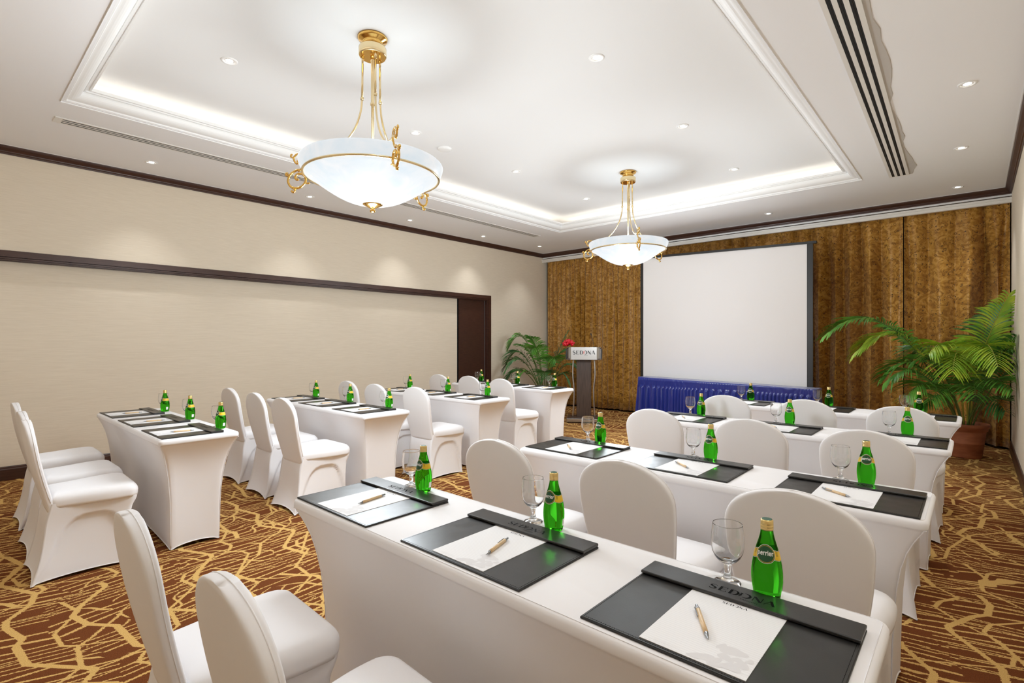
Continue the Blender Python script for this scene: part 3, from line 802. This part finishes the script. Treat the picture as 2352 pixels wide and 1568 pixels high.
spec = [(222,(.62,1.25),(.30,1.95),0),(205,(.70,.98),(.38,1.55),2),(235,(.72,.80),(.40,1.42),2),(42,(.42,1.55),(.10,1.0),2),(50,(.60,.95),(.35,1.42),0),(30,(.66,.74),(.35,1.25),2),
 (265,(.35,1.45),(.08,1.35),0),(285,(.55,1.18),(.15,1.52),0),(215,(.66,.62),(.40,1.12),2),(245,(.55,.62),(.30,1.1),0),(330,(.55,1.0),(.25,1.3),0),(10,(.5,.62),(.3,1.0),2),(200,(.5,1.3),(.1,1.25),0),(310,(.5,.7),(.3,1.05),2),(60,(.45,1.2),(.15,1.25),2)]
for az, tip, ct, br in spec:
    b = (.04*cos(radians(az)), .04*sin(radians(az)), .33)
    frond(rn, b, radians(az), tip, ct, LM[br], M_stalkd, lp, .30, .34, (XL+6.10+.02, 9))
# ================================================================== TABLES
def rrect(hx, hy, r, z, n=5):
    pts = []
    for (cx, cy, a0) in ((hx-r,-hy+r,-90),(hx-r,hy-r,0),(-hx+r,hy-r,90),(-hx+r,-hy+r,180)):
        for k in range(n): 
            a = radians(a0+90*k/(n-1)); pts.append((cx+r*cos(a), cy+r*sin(a), z))
    return pts
def loop_pts(hx, hy, r, z, nx=26, ny=12, bow=(0,0), hem=0):
    """rounded rectangle with subdivided sides; bow = inward bulge at mid sides; hem = lift of mid hem"""
    out = []
    def side(p, q, k, nrm, b):
        for i in range(k):
            t = i/k; s = 4*t*(1-t)
            out.append((p[0]+(q[0]-p[0])*t - nrm[0]*b*s, p[1]+(q[1]-p[1])*t - nrm[1]*b*s, z+hem*s**.7))
    def corner(cx, cy, a0):
        for k in range(4):
            a = radians(a0+90*k/4); out.append((cx+r*cos(a), cy+r*sin(a), z))
    corner(-hx+r, -hy+r, 180); side((-hx+r,-hy),(hx-r,-hy), nx, (0,-1), bow[0])
    corner(hx-r, -hy+r, 270); side((hx,-hy+r),(hx,hy-r), ny, (1,0), bow[1])
    corner(hx-r, hy-r, 0); side((hx-r,hy),(-hx+r,hy), nx, (0,1), bow[0])
    corner(-hx+r, hy-r, 90); side((-hx,hy-r),(-hx,-hy+r), ny, (-1,0), bow[1])
    return out
def make_table(hx, label, loc):
    hy = .232
    t = empty('conference_table', label, 'table', loc, 0, 'white covered conference tables')
    T = ZTAB
    #  z, inset x, inset y, radius, bow long, bow end, hem
    lv = [(0.004,.105,.085,.012,.010,.004,.022),(.06,.103,.084,.012,.014,.006,0),(.2,.10,.082,.014,.02,.010,0),(.34,.095,.077,.016,.022,.012,0),(.46,.085,.066,.018,.02,.012,0),
          (.54,.072,.053,.02,.016,.010,0),(.60,.055,.040,.02,.012,.008,0),(.645,.036,.026,.02,.008,.006,0),(.675,.020,.014,.02,.004,.003,0),(.695,.008,.005,.02,.001,.001,0),(.704,.004,.002,.02,0,0,0),
          (.706,-.003,-.003,.024,0,0,0),(.712,-.006,-.006,.026,0,0,0),(.728,-.006,-.006,.026,0,0,0),(.736,-.002,-.002,.024,0,0,0),(T,.006,.006,.02,0,0,0)]
    bm = bmesh.new(); rings = []
    for z, ix, iy, r, b0, b1, hm in lv:
        rings.append([bm.verts.new(p) for p in loop_pts(hx-ix, hy-iy, r, z, bow=(b0,b1), hem=hm)])
    n = len(rings[0])
    for a, b in zip(rings, rings[1:]):
        for i in range(n): bm.faces.new((a[i], a[(i+1)%n], b[(i+1)%n], b[i]))
    bm.faces.new(rings[-1])
    o = obj('fitted_cover', bm, M_cloth, t, True)
    bm = bmesh.new(); tube(bm, [(x, y, z) for x, y, z in loop_pts(hx-.0055, hy-.0055, .02, T+.0002)], .0009, 5, True); obj('seam', bm, M_cloth, o, True)
    # hem piping and corner seams
    bm = bmesh.new(); tube(bm, [(x, y, z+.002) for x, y, z in loop_pts(hx-.104, hy-.084, .012, .004, bow=(.01,.004), hem=.022)], .0028, 5, True); obj('hem', bm, M_cloth, o, True)
    for sx in (-1, 1):
        for sy in (-1, 1):
            bm = bmesh.new(); tube(bm, [(sx*(hx-ix-.0025), sy*(hy-iy-.0025), z) for z, ix, iy, *_ in lv[:12]], .0022, 5); obj('seam', bm, M_cloth, o, True)
            bm = bmesh.new(); box(bm, sx*(hx-.13)-.012, sx*(hx-.13)+.012, sy*(hy-.115)-.012, sy*(hy-.115)+.012, 0, .70); obj('leg', bm, M_blackm, t)
    return t
RW = [q+' right-column table' for q in ('nearest','second','third','farthest')]
LW = [q+' left-column table' for q in ('nearest','second','third','farthest')]
TAB = {  # x0, x1, near y, label
 'R0': (-2.0,-.15,.945), 'R1': (-1.98,-.125,2.275), 'R2': (-1.985,-.105,3.84), 'R3': (-1.99,-.085,5.22),
 'L0': (-5.655,-3.79,.935), 'L1': (-5.72,-3.80,2.395), 'L2': (-5.73,-3.81,3.76), 'L3': (-5.86,-3.96,5.18)}
NAMES = {}
for k, (x0, x1, y) in TAB.items():
    NAMES[k] = (RW if k[0] == 'R' else LW)[int(k[1])]
prot = {}
for k, (x0, x1, y) in TAB.items():
    lb = 'long narrow table under a tight white stretch cover, ' + ('%s in the %s column' % (['nearest','second','third','farthest'][int(k[1])], 'right' if k[0] == 'R' else 'left'))
    loc = ((x0+x1)/2, y+.232, 0)
    if not prot: prot['t'] = make_table(.93, lb, loc)
    else:
        c = dup(prot['t'], loc, 0, lb)
        c.scale = ((x1-x0)/1.86, 1, 1)

# ================================================================== CHAIRS
def make_chair(label, loc):
    t = empty('banquet_chair', label, 'chair', loc, 0, 'chairs under white stretch covers')
    # backrest
    apex, zb = .905, .37
    wt = [(.37,.172),(.42,.172),(.50,.178),(.58,.190),(.66,.200),(.74,.206),(.76,.206)]
    def halfw(z):
        if z <= .76: return smooth_tab(wt, z)
        q = min(1, (z-.76)/(apex-.76)); return .206*(1-q**2.25)**(1/2.05)
    def yc(z): s = (z-.40)/.505; return -.005 - .098*s - .012*sin(pi*max(0,min(1,s)))
    th = .021
    zs = [zb+(.76-zb)*k/14 for k in range(15)] + [.76+(apex-.76)*sin(pi/2*k/14) for k in range(1, 14)] + [apex-.0006]
    n = 40
    def fn(i, j):
        z = zs[j]; w_ = max(halfw(z), .012); a = 2*pi*i/n
        cx, sy = cos(a), sin(a)
        # rounded slab section: flat faces, round edges
        e = .22
        x = (w_)*math.copysign(abs(cx)**(.30 if w_ > .05 else .6), cx); 
        y = th*math.copysign(abs(sy)**.42, sy)
        if zs[j] > apex-.004: y *= .93
        return (x, yc(z)+y, z)
    bm = bmesh.new(); vs = grid(bm, n, len(zs), fn, True); bm.faces.new(vs[-1]); bm.faces.new(vs[0][::-1])
    b = obj('backrest', bm, M_cloth, t, True)
    bm = bmesh.new(); pts = []
    zz = [.44+(.76-.44)*k/8 for k in range(9)] + [.76+(apex-.76)*sin(pi/2*k/12) for k in range(1, 13)]
    for z in zz: pts.append((halfw(z)+.0006, yc(z)+.004, z))
    pts = pts[:-1] + [(0, yc(apex)+.004, apex+.0006)] + [(-x, y, z) for x, y, z in pts[:-1][::-1]]
    tube(bm, pts, .0016, 5); obj('seam', bm, M_cloth, b, True)
    # seat
    bm = bmesh.new()
    sl = [(.405,.003,.0),(.42,.001,0),(.44,.0,0),(.455,.002,0),(.467,.008,0),(.476,.018,0),(.482,.030,0),(.486,.050,0),(.489,.085,0),(.490,.14,0)]
    rings = []
    for z, ins, _ in sl:
        ring = []
        y0_, y1_ = -.010+ins*.5, .4005-ins; rf_, rr_ = .055, .02
        def hw_(y): return .1755+.042*smst(-.03,.30,y) - ins
        q_ = [(hw_(y0_)-rr_+rr_*sin(a), y0_+rr_-rr_*cos(a)) for a in (0,.4,.8,1.2)]
        q_ += [(hw_(y), y) for y in [y0_+rr_+.004+(y1_-rf_-y0_-rr_-.004)*k/16 for k in range(17)]]
        xf_ = hw_(y1_); q_ += [(xf_-rf_+rf_*cos(a), y1_-rf_+rf_*sin(a)) for a in [pi/2*k/8 for k in range(1,9)]]
        q_ += [(xf_-rf_)*(1-k/6) for k in ()]
        full = q_ + [(x_, y1_) for x_ in [(xf_-rf_)*(1-k/5) for k in range(1, 10)]] + [(-x_, y_) for x_, y_ in q_[::-1]] 
        full += [(-(hw_(y0_)-rr_)*(1-k/5), y0_) for k in range(1, 10)]
        m = len(full)
        for x_, y_ in full: ring.append(bm.verts.new((x_, y_, z + (.0 if ins < .01 else .004*smst(.1,.3,y_)))))
        rings.append(ring)
    for a, b2 in zip(rings, rings[1:]):
        for i in range(m): bm.faces.new((a[i], a[(i+1)%m], b2[(i+1)%m], b2[i]))
    bm.faces.new(rings[-1]); bm.faces.new(rings[0][::-1]); obj('seat', bm, M_cloth, t, True)
    # skirt: tight cover from seat to the feet, flaring at the rear
    XR_ = [(0,.214),(.05,.206),(.12,.193),(.22,.178),(.32,.171),(.43,.175)]
    YR_ = [(0,-.100),(.05,-.083),(.12,-.064),(.22,-.046),(.32,-.034),(.43,-.010)]
    XF_ = [(0,.206),(.1,.201),(.25,.200),(.34,.205),(.39,.214),(.43,.2165)]
    YF_ = [(0,.362),(.1,.354),(.25,.354),(.34,.370),(.39,.394),(.43,.3995)]
    zl = [.003,.02,.05,.08,.12,.16,.20,.24,.27,.29,.305,.32,.335,.345,.355,.365,.375,.39,.405,.42,.432]
    nr, ns, nf = 14, 44, 24
    def loop(z):
        xr, yr, xf, yf = smooth_tab(XR_, z), smooth_tab(YR_, z), smooth_tab(XF_, z), smooth_tab(YF_, z)
        out = []
        hemk = max(0, 1-z/.10)
        for k in range(nr):
            s = k/nr; q = 4*s*(1-s); out.append((-xr+2*xr*s, yr + .018*q*smst(.42,.1,z)*(1 if z<.4 else 0), z+.024*q**.8*hemk))
        for k in range(ns):
            s = k/ns; y = yr+(yf-yr)*s; q = 4*s*(1-s); x = xr+(xf-xr)*s
            # arch: panel set back beneath the seat band
            yy = (y-yr)/(yf-yr)
            top = .345*(1-abs(2*yy-1.06)**3.4) if abs(2*yy-1.06) < 1 else 0
            top = top*1.0 - .0
            ins = .017*smst(0, .012, top-z) * smst(0, .05, min(yy, 1-yy)*1.0+.0)
            out.append((x-ins-.006*q, y, z+.016*q**.8*hemk))
        for k in range(nf):
            s = k/nf; q = 4*s*(1-s); out.append((xf-2*xf*s, yf-.012*q*smst(.34,.2,z), z+.018*q**.8*hemk))
        # soft front corners near the seat
        rc = .012+.043*smst(.25,.41,z)
        for k in range(nr, nr+ns+3):
            if k >= len(out): break
            x, y, zz_ = out[k]
            if x > xf-rc and y > yf-rc:
                v_ = Vector((x-(xf-rc), y-(yf-rc)))
                if v_.length > rc: v_ *= rc/v_.length
                out[k] = (xf-rc+v_.x, yf-rc+v_.y, zz_)
        for k in range(nr+ns, nr+ns+nf):
            x, y, zz_ = out[k]
            if x < -(xf-rc) and y > yf-rc:
                v_ = Vector((-x-(xf-rc), y-(yf-rc)))
                if v_.length > rc: v_ *= rc/v_.length
                out[k] = (-(xf-rc+v_.x), yf-rc+v_.y, zz_)
        left = []
        for k in range(ns):
            s = k/ns; a_ = out[nr+k]; left.append((-a_[0], a_[1], a_[2]))
        out += left[1:][::-1]
        return out
    loops = [loop(z) for z in zl]
    bm = bmesh.new(); vs = [[bm.verts.new(p) for p in lp_] for lp_ in loops]
    m = len(vs[0])
    for a, b2 in zip(vs, vs[1:]):
        for i in range(m): bm.faces.new((a[i], a[(i+1)%m], b2[(i+1)%m], b2[i]))
    sk_ = obj('skirt', bm, M_cloth, t, True)
    bm = bmesh.new(); tube(bm, [(x, y, z+.001) for x, y, z in loops[0]], .0028, 5, True); obj('hem', bm, M_cloth, sk_, True)
    for x, y in ((-.172,-.052),(.172,-.052),(-.168,.325),(.168,.325)):
        bm = bmesh.new(); tube(bm, [(x*.85, .01 if y < 0 else y, .37), (x, y, 0.0)], .009, 8); obj('leg', bm, M_blackm, t, True)
    return t
CH = {'L0': [(-5.317,.397),(-4.623,.376),(-4.09,.352)], 'L1': [(-5.44,1.92),(-4.772,1.896),(-4.165,1.868)], 'L2': [(-5.398,3.176),(-4.791,3.145),(-4.172,3.201)],
      'L3': [(-5.532,4.648),(-4.991,4.707),(-4.318,4.612)], 'R0': [(-1.662,.345),(-1.055,.372)], 'R1': [(-1.655,1.733),(-1.003,1.753),(-.415,1.745)],
      'R2': [(-1.612,3.219),(-.986,3.179),(-.424,3.184)], 'R3': [(-1.577,4.459),(-.989,4.546),(-.384,4.506)]}
SEAT = ['left', 'middle', 'right']
chair0 = None
for k, lst in CH.items():
    for i, (x, y) in enumerate(lst):
        lb = 'white covered chair with rounded back, %s place, %s' % (SEAT[i], NAMES[k])
        loc = (x, y+.101, 0); rz = -.035 if k == 'R0' else [.0,.01,-.015][(i+int(k[1])) % 3]
        if chair0 is None: chair0 = make_chair(lb, loc)
        else: dup(chair0, loc, rz, lb)

# ================================================================== DESK PADS, PAPER, PENS
PW, PD, PT = .488, .363, .006
def make_pad(label, loc):
    t = empty('desk_blotter', label, 'desk blotter', loc, 0, 'black desk blotters')
    bm = bmesh.new(); box(bm, 0, PW, 0, PD, 0, PT-.0012); bev(bm, .0015, 2); b = obj('board', bm, M_leath_edge, t)
    bm = bmesh.new(); box(bm, .002, PW-.002, .002, PD-.002, PT-.0012, PT); bev(bm, .001, 2); obj('leather_top', bm, M_leather, t)
    bm = bmesh.new()
    for (a, c) in (((.007,.007),(PW-.007,.007)),((PW-.007,.007),(PW-.007,PD-.007)),((.007,PD-.007),(.007,.007))):
        n = int(math.dist(a, c)/.0055)
        for q in range(n):
            x, y = a[0]+(c[0]-a[0])*q/n, a[1]+(c[1]-a[1])*q/n
            hx_, hy_ = (.0018,.0004) if a[1] == c[1] else (.0004,.0018)
            box(bm, x-hx_, x+hx_, y-hy_, y+hy_, PT, PT+.0004)
    st = obj('stitching', bm, M_emb, t); st['kind'] = 'stuff'
    bm = bmesh.new(); box(bm, 0, PW, PD-.080, PD, PT+.002, PT+.010); bev(bm, .003, 3); c = obj('clip_bar', bm, M_leather, t, False)
    bm = bmesh.new(); box(bm, .002, PW-.002, PD-.074, PD-.001, PT, PT+.002); obj('bar_spacer', bm, M_leath_edge, t)
    bm = bmesh.new(); letters_sedona(bm); mark(bm); xform(bm, (.150/5.08, .024), (PW/2-.075, PD-.056))
    for v in bm.verts: v.co.z = PT+.0102
    obj('embossed_lettering', bm, M_emb, c)
    bm = text_bm('YANGON', .009)
    for v in bm.verts: v.co = Vector((v.co.x+PW/2+.003, v.co.y+PD-.069, PT+.0102))
    obj('embossed_lettering', bm, M_emb, c)
    return t
PAPW, PAPD = .212, .2755
def make_paper(label, loc):
    t = empty('notepaper', label, 'paper', loc, 0, 'printed notepaper sheets')
    bm = bmesh.new(); box(bm, 0, PAPW, 0, PAPD, 0, .0012); obj('sheet', bm, M_paper, t)
    Z = .00130
    bm = bmesh.new(); letters_sedona(bm); xform(bm, (.056/5.08, .0090), (.078, PAPD-.020))
    for v in bm.verts: v.co.z = Z
    obj('heading', bm, M_ink, t)
    bm = bmesh.new(); rn_ = random.Random(4)
    # orchid spray: overlapping soft petals bottom right
    for (cx, cy, r1, r2, rot) in ((.165,.075,.026,.015,.2),(.142,.078,.013,.009,1.2),(.180,.052,.012,.008,.3),(.160,.046,.017,.010,-.4),(.192,.040,.014,.012,.6),
                                  (.128,.022,.020,.011,.3),(.150,.026,.012,.008,1.0),(.178,.022,.019,.013,.1),(.150,.010,.016,.007,0),(.200,.062,.009,.006,.9),(.112,.012,.014,.008,.2)):
        vs = []
        for q in range(20):
            a = 2*pi*q/20; rr = 1+.14*sin(3*a+cx*90); Z += .000001; x, y = r1*rr*cos(a), r2*rr*sin(a)
            vs.append(bm.verts.new((min(PAPW-.001, cx+x*cos(rot)-y*sin(rot)), max(.001, cy+x*sin(rot)+y*cos(rot)), Z)))
        bm.faces.new(vs)
    Z = .00130; obj('orchid_print', bm, M_print, t, norm=False)
    bm = bmesh.new()
    for q, (a, b) in enumerate(((.020,.082),(.028,.072),(.016,.088),(.030,.070))):
        x = a
        while x < b:
            l = rn_.uniform(.0012,.0035); box(bm, x, x+l, .0155-q*.0032, .0163-q*.0032, Z-.0001, Z); x += l+.0009
    obj('footer_lines', bm, M_print, t)
    return t
def make_pen(label, loc, rz):
    t = empty('ballpoint_pen', label, 'pen', loc, rz, 'bamboo ballpoint pens')
    # along +Y, tip at y=0, radius ~5 mm, lying at z = .0052
    def cyl(bm, prof, n=16):
        rings = [[bm.verts.new((r*cos(2*pi*i/n), y, .0052+r*sin(2*pi*i/n))) for i in range(n)] for r, y in prof]
        for a, b in zip(rings, rings[1:]):
            for i in range(n): bm.faces.new((a[i], a[(i+1)%n], b[(i+1)%n], b[i]))
        bm.faces.new(rings[0][::-1]); bm.faces.new(rings[-1])
    bm = bmesh.new(); cyl(bm, [(.0048,.022),(.0052,.05),(.0050,.118)]); obj('barrel', bm, M_bamboo, t, True)
    bm = bmesh.new(); cyl(bm, [(.0008,0),(.0011,.004),(.0032,.012),(.0048,.022)]); obj('tip', bm, M_gunmetal, t, True)
    bm = bmesh.new(); cyl(bm, [(.0050,.118),(.0050,.124),(.0034,.1245),(.0034,.137),(.0028,.139)]); obj('push_button', bm, M_gunmetal, t, True)
    bm = bmesh.new(); box(bm, -.0075, -.0055, .085, .124, .0055, .0085); box(bm, -.0065, -.0035, .119, .124, .0055, .0085); obj('clip', bm, M_gunmetal, t)
    return t
PADS = {('R0',0):(-3.218,1.538),('R0',1):(-2.14,1.551),('R0',2):(-1.063,1.554),('R1',0):(-3.174,3.73),('R1',1):(-2.089,3.725),('R1',2):(-1.015,3.679),
 ('R2',0):(-3.176,6.241),('R2',1):(-2.08,6.201),('R2',2):(-.977,6.226),('R3',0):(-3.206,8.519),('R3',1):(-2.096,8.483),('R3',2):(-.96,8.434),
 ('L0',0):(-9.109,1.53),('L0',1):(-8.053,1.535),('L0',2):(-6.947,1.537),('L1',0):(-9.20,3.935),('L1',1):(-8.173,3.922),('L1',2):(-7.073,3.903),
 ('L2',0):(-9.22,6.12),('L2',1):(-8.234,6.129),('L2',2):(-7.119,6.109),('L3',0):(-9.42,8.45),('L3',1):(-8.36,8.45),('L3',2):(-7.296,8.449)}
PEN = {  # tip (rel to pad), angle: direction from tip to button
 'R': [(.20,.120,-.30),(.29,.085,-.25),(.25,.085,.10)], }
pens = {('R0',0):((-1.721,1.056),(-1.745,1.19)),('R0',1):((-1.038,1.047),(-1.075,1.18)),('R0',2):((-.405,1.052),(-.478,1.17)),
 ('R1',0):((-1.696,2.389),(-1.79,2.49)),('R1',1):((-1.02,2.41),(-1.13,2.50)),('R1',2):((-.36,2.383),(-.47,2.46)),('L0',2):((-4.024,1.05),(-3.99,1.185)),('L0',1):((-4.70,1.05),(-4.68,1.185)),('L0',0):((-5.36,1.05),(-5.345,1.185)),
 ('L1',2):((-4.108,2.512),(-4.10,2.647)),('L1',1):((-4.78,2.512),(-4.77,2.647))}
BOT = {('R0',0):(-1.703,1.351),('R0',1):(-1.035,1.362),('R0',2):(-.377,1.35),('R1',0):(-1.697,2.70),('R1',1):(-1.029,2.705),('R1',2):(-.352,2.70),
 ('R2',0):(-1.698,4.255),('R2',1):(-1.032,4.265),('R2',2):(-.331,4.265),('R3',0):(-1.733,5.645),('R3',1):(-1.03,5.645),('R3',2):(-.36,5.645),
 ('L0',0):(-5.35,1.360),('L0',1):(-4.666,1.358),('L0',2):(-4.01,1.360),('L1',0):(-5.449,2.822),('L1',1):(-4.742,2.822),('L1',2):(-4.051,2.812),
 ('L2',0):(-5.56,4.185),('L2',1):(-4.80,4.185),('L2',2):(-4.119,4.183),('L3',0):(-5.66,5.61),('L3',1):(-4.92,5.61),('L3',2):(-4.25,5.61)}

# bottle
HB = .187
bprof = []
for py, pr in ((865,98),(862,108),(850,117),(832,120),(800,124),(760,131),(700,137),(660,138),(620,136.5),(560,130),(500,119),(450,107),(400,93),(350,77),(310,66),(280,59),(240,53.5),(236,53)):
    bprof.append((pr*.035/138, (865-py)/717*HB))
rtab = [(z, r) for r, z in bprof]
def rb(z): return lerp_tab(rtab, z)
def make_bottle(label, loc):
    t = empty('water_bottle', label, 'bottle', loc, 0, 'green glass mineral water bottles')
    bm = bmesh.new(); lathe(bm, [(.012,.004),(bprof[0][0]*.8,.0015)]+[(r, z+.0005) for r, z in bprof], 40, True, True); obj('glass_body', bm, M_green, t, True)
    bm = bmesh.new(); c0 = (865-238)/717*HB
    cp2 = [(.0138,c0-.001),(.0146,c0+.002),(.0146,c0+.0045),(.0139,c0+.0055),(.0146,c0+.007),(.0146,c0+.011),(.0139,c0+.0118),(.0144,c0+.013),(.0142,c0+.0225),(.0125,c0+.0245)]
    lathe(bm, cp2, 36, True, True); c = obj('cap', bm, M_cap, t, True)
    bm = bmesh.new(); lathe(bm, [(.0118,c0+.0246),(.0117,c0+.0252)], 28, True, True); obj('cap_disc', bm, M_capt, c)
    # label wrapped on the shoulder; s = arc coordinate, h = height above centre
    hc = .112; tilt = 1.0
    def W(s, h, off):
        z = hc+h; r = rb(z)+off; a = -pi/2 + s/max(rb(hc),.01)
        return (r*cos(a), r*sin(a), z)
    def wrap_poly(bm, poly_rows, off):
        vs = [[bm.verts.new(W(s, h, off)) for s, h in row] for row in poly_rows]
        for a, b in zip(vs, vs[1:]):
            for i in range(len(a)-1): bm.faces.new((a[i], a[i+1], b[i+1], b[i]))
    R_ = rb(hc)
    def band(bm, h0, h1, off):
        rows = []
        for k in range(5):
            row = []
            for i in range(61):
                s = -pi*R_+2*pi*R_*i/60; sag = -.006*smst(.012,.035,abs(s))
                row.append((s, h0+(h1-h0)*k/4+sag))
            rows.append(row)
        wrap_poly(bm, rows, off)
    def disc(bm, rad, off, r0=0, ry=1.0):
        n_, m_ = 36, 6
        rows = [[((r0+(rad-r0)*j/m_)*cos(2*pi*i/n_), (r0+(rad-r0)*j/m_)*sin(2*pi*i/n_)*ry) for i in range(n_+1)] for j in range(m_+1)]
        wrap_poly(bm, rows, off)
    bm = bmesh.new(); band(bm, -.0115, .0115, .00035); lab = obj('label', bm, M_lw, t, True, norm=False)
    bm = bmesh.new(); band(bm, -.0108, .0108, .00045); obj('label_edge', bm, M_lk, lab, True, norm=False)
    bm = bmesh.new(); band(bm, -.0100, .0100, .00055); obj('yellow_band', bm, M_ly, lab, True, norm=False)
    bm = bmesh.new(); disc(bm, .0212, .0007); obj('label_disc', bm, M_lw, lab, True, norm=False)
    bm = bmesh.new(); disc(bm, .0203, .0008); disc(bm, .0190, .0010); obj('label_disc', bm, M_lg, lab, True, norm=False)
    bm = bmesh.new(); disc(bm, .0186, .0012, .0180); obj('yellow_ring', bm, M_ly, lab, True, norm=False)
    tb_ = text_bm('perrier', 1.0, .018)
    xs = [v.co.x for v in tb_.verts]; ys = [v.co.y for v in tb_.verts]; x0, x1 = min(xs), max(xs)
    bmesh.ops.triangulate(tb_, faces=tb_.faces[:])
    for v in tb_.verts:
        s = ((v.co.x-x0)/(x1-x0)-.5)*.0345; h = (v.co.y)*.0165-.0035 + .0010*math.cos(s*90)
        v.co = Vector(W(s, h, .0015))
    obj('lettering', tb_, M_lw, lab, norm=False)
    # fine print on the yellow band
    bm = bmesh.new()
    for sgn in (-1, 1):
        for q in range(5):
            rows = [[(sgn*(.0235)+i*.0012*sgn, -.004+q*.0022-.001*i/5+k*.0007) for i in range(6)] for k in range(2)]
            wrap_poly(bm, rows, .0008)
    obj('fine_print', bm, M_lk, lab, norm=False)
    # small white back/side label near the foot
    bm = bmesh.new(); rows = [[(.042+i*.0016, -.093+k*.0045) for i in range(9)] for k in range(6)]; wrap_poly(bm, rows, .0006); obj('foot_label', bm, M_lw, lab, norm=False)
    return t
def make_glass(label, loc):
    t = empty('goblet', label, 'glass', loc, 0, 'clear stemmed water goblets')
    outer = [(.0325,0),(.0328,.0015),(.030,.0035),(.016,.008),(.0105,.014),(.0085,.022),(.0078,.034),(.0085,.044),(.0125,.050),(.022,.056),(.031,.066),(.0375,.080),(.0400,.095),(.0402,.108),(.0392,.125),(.0375,.140),(.0365,.149),(.0363,.1504),(.0360,.1510)]
    inner = [(.0356,.1510),(.0353,.1504),(.0354,.149),(.0365,.140),(.0382,.125),(.0392,.108),(.0390,.095),(.0364,.080),(.0297,.067),(.019,.0585),(.008,.0555)]
    bm = bmesh.new(); lathe(bm, outer+inner, 40, True, True); obj('goblet_glass', bm, M_glass, t, True)
    return t
pad0 = paper0 = pen0 = bot0 = gl0 = None
S_ = .62
rn = random.Random(9)
for (k, i), (ux, uy) in PADS.items():
    px, py = ux*S_, uy*S_
    tn = NAMES[k]; st = SEAT[i]
    lb = 'black leather desk blotter with clip bar, %s place, %s' % (st, tn)
    loc = (px, py, ZTAB+.0005)
    if pad0 is None: pad0 = make_pad(lb, loc)
    else: dup(pad0, loc, 0, lb)
    lb = 'white printed notepaper on black blotter, %s place, %s' % (st, tn)
    loc = (px+.139, py+.012, ZTAB+PT+.0007)
    if paper0 is None: paper0 = make_paper(lb, loc)
    else: dup(paper0, loc, 0, lb)
    if (k, i) in pens: (x0, y0), (x1, y1) = pens[(k, i)]
    else:
        a = .1+rn.uniform(-.25,.25) if k[0] == 'L' else -.55+rn.uniform(-.2,.2)
        x0, y0 = px+.255, py+.10; x1, y1 = x0+sin(a), y0+cos(a)
    rz = math.atan2(y1-y0, x1-x0)-pi/2
    lb = 'bamboo ballpoint pen lying on notepaper, %s place, %s' % (st, tn)
    loc = (x0, y0, ZTAB+PT+.0020)
    if pen0 is None: pen0 = make_pen(lb, loc, rz)
    else: dup(pen0, loc, rz, lb)
    bx, by = BOT[(k, i)]
    lb = 'green glass water bottle with cap, %s place, %s' % (st, tn)
    if bot0 is None: bot0 = make_bottle(lb, (bx, by, ZTAB+.0005))
    else: dup(bot0, (bx, by, ZTAB+.0005), .16 if i == 2 and k[0] == 'R' else .03*((i*7+int(k[1])*3) % 5-2), lb)
    lb = 'empty clear stemmed goblet beside bottle, %s place, %s' % (st, tn)
    gx, gy = bx-.098, by+.012
    if gl0 is None: gl0 = make_glass(lb, (gx, gy, ZTAB+.0005))
    else: dup(gl0, (gx, gy, ZTAB+.0005), 0, lb)
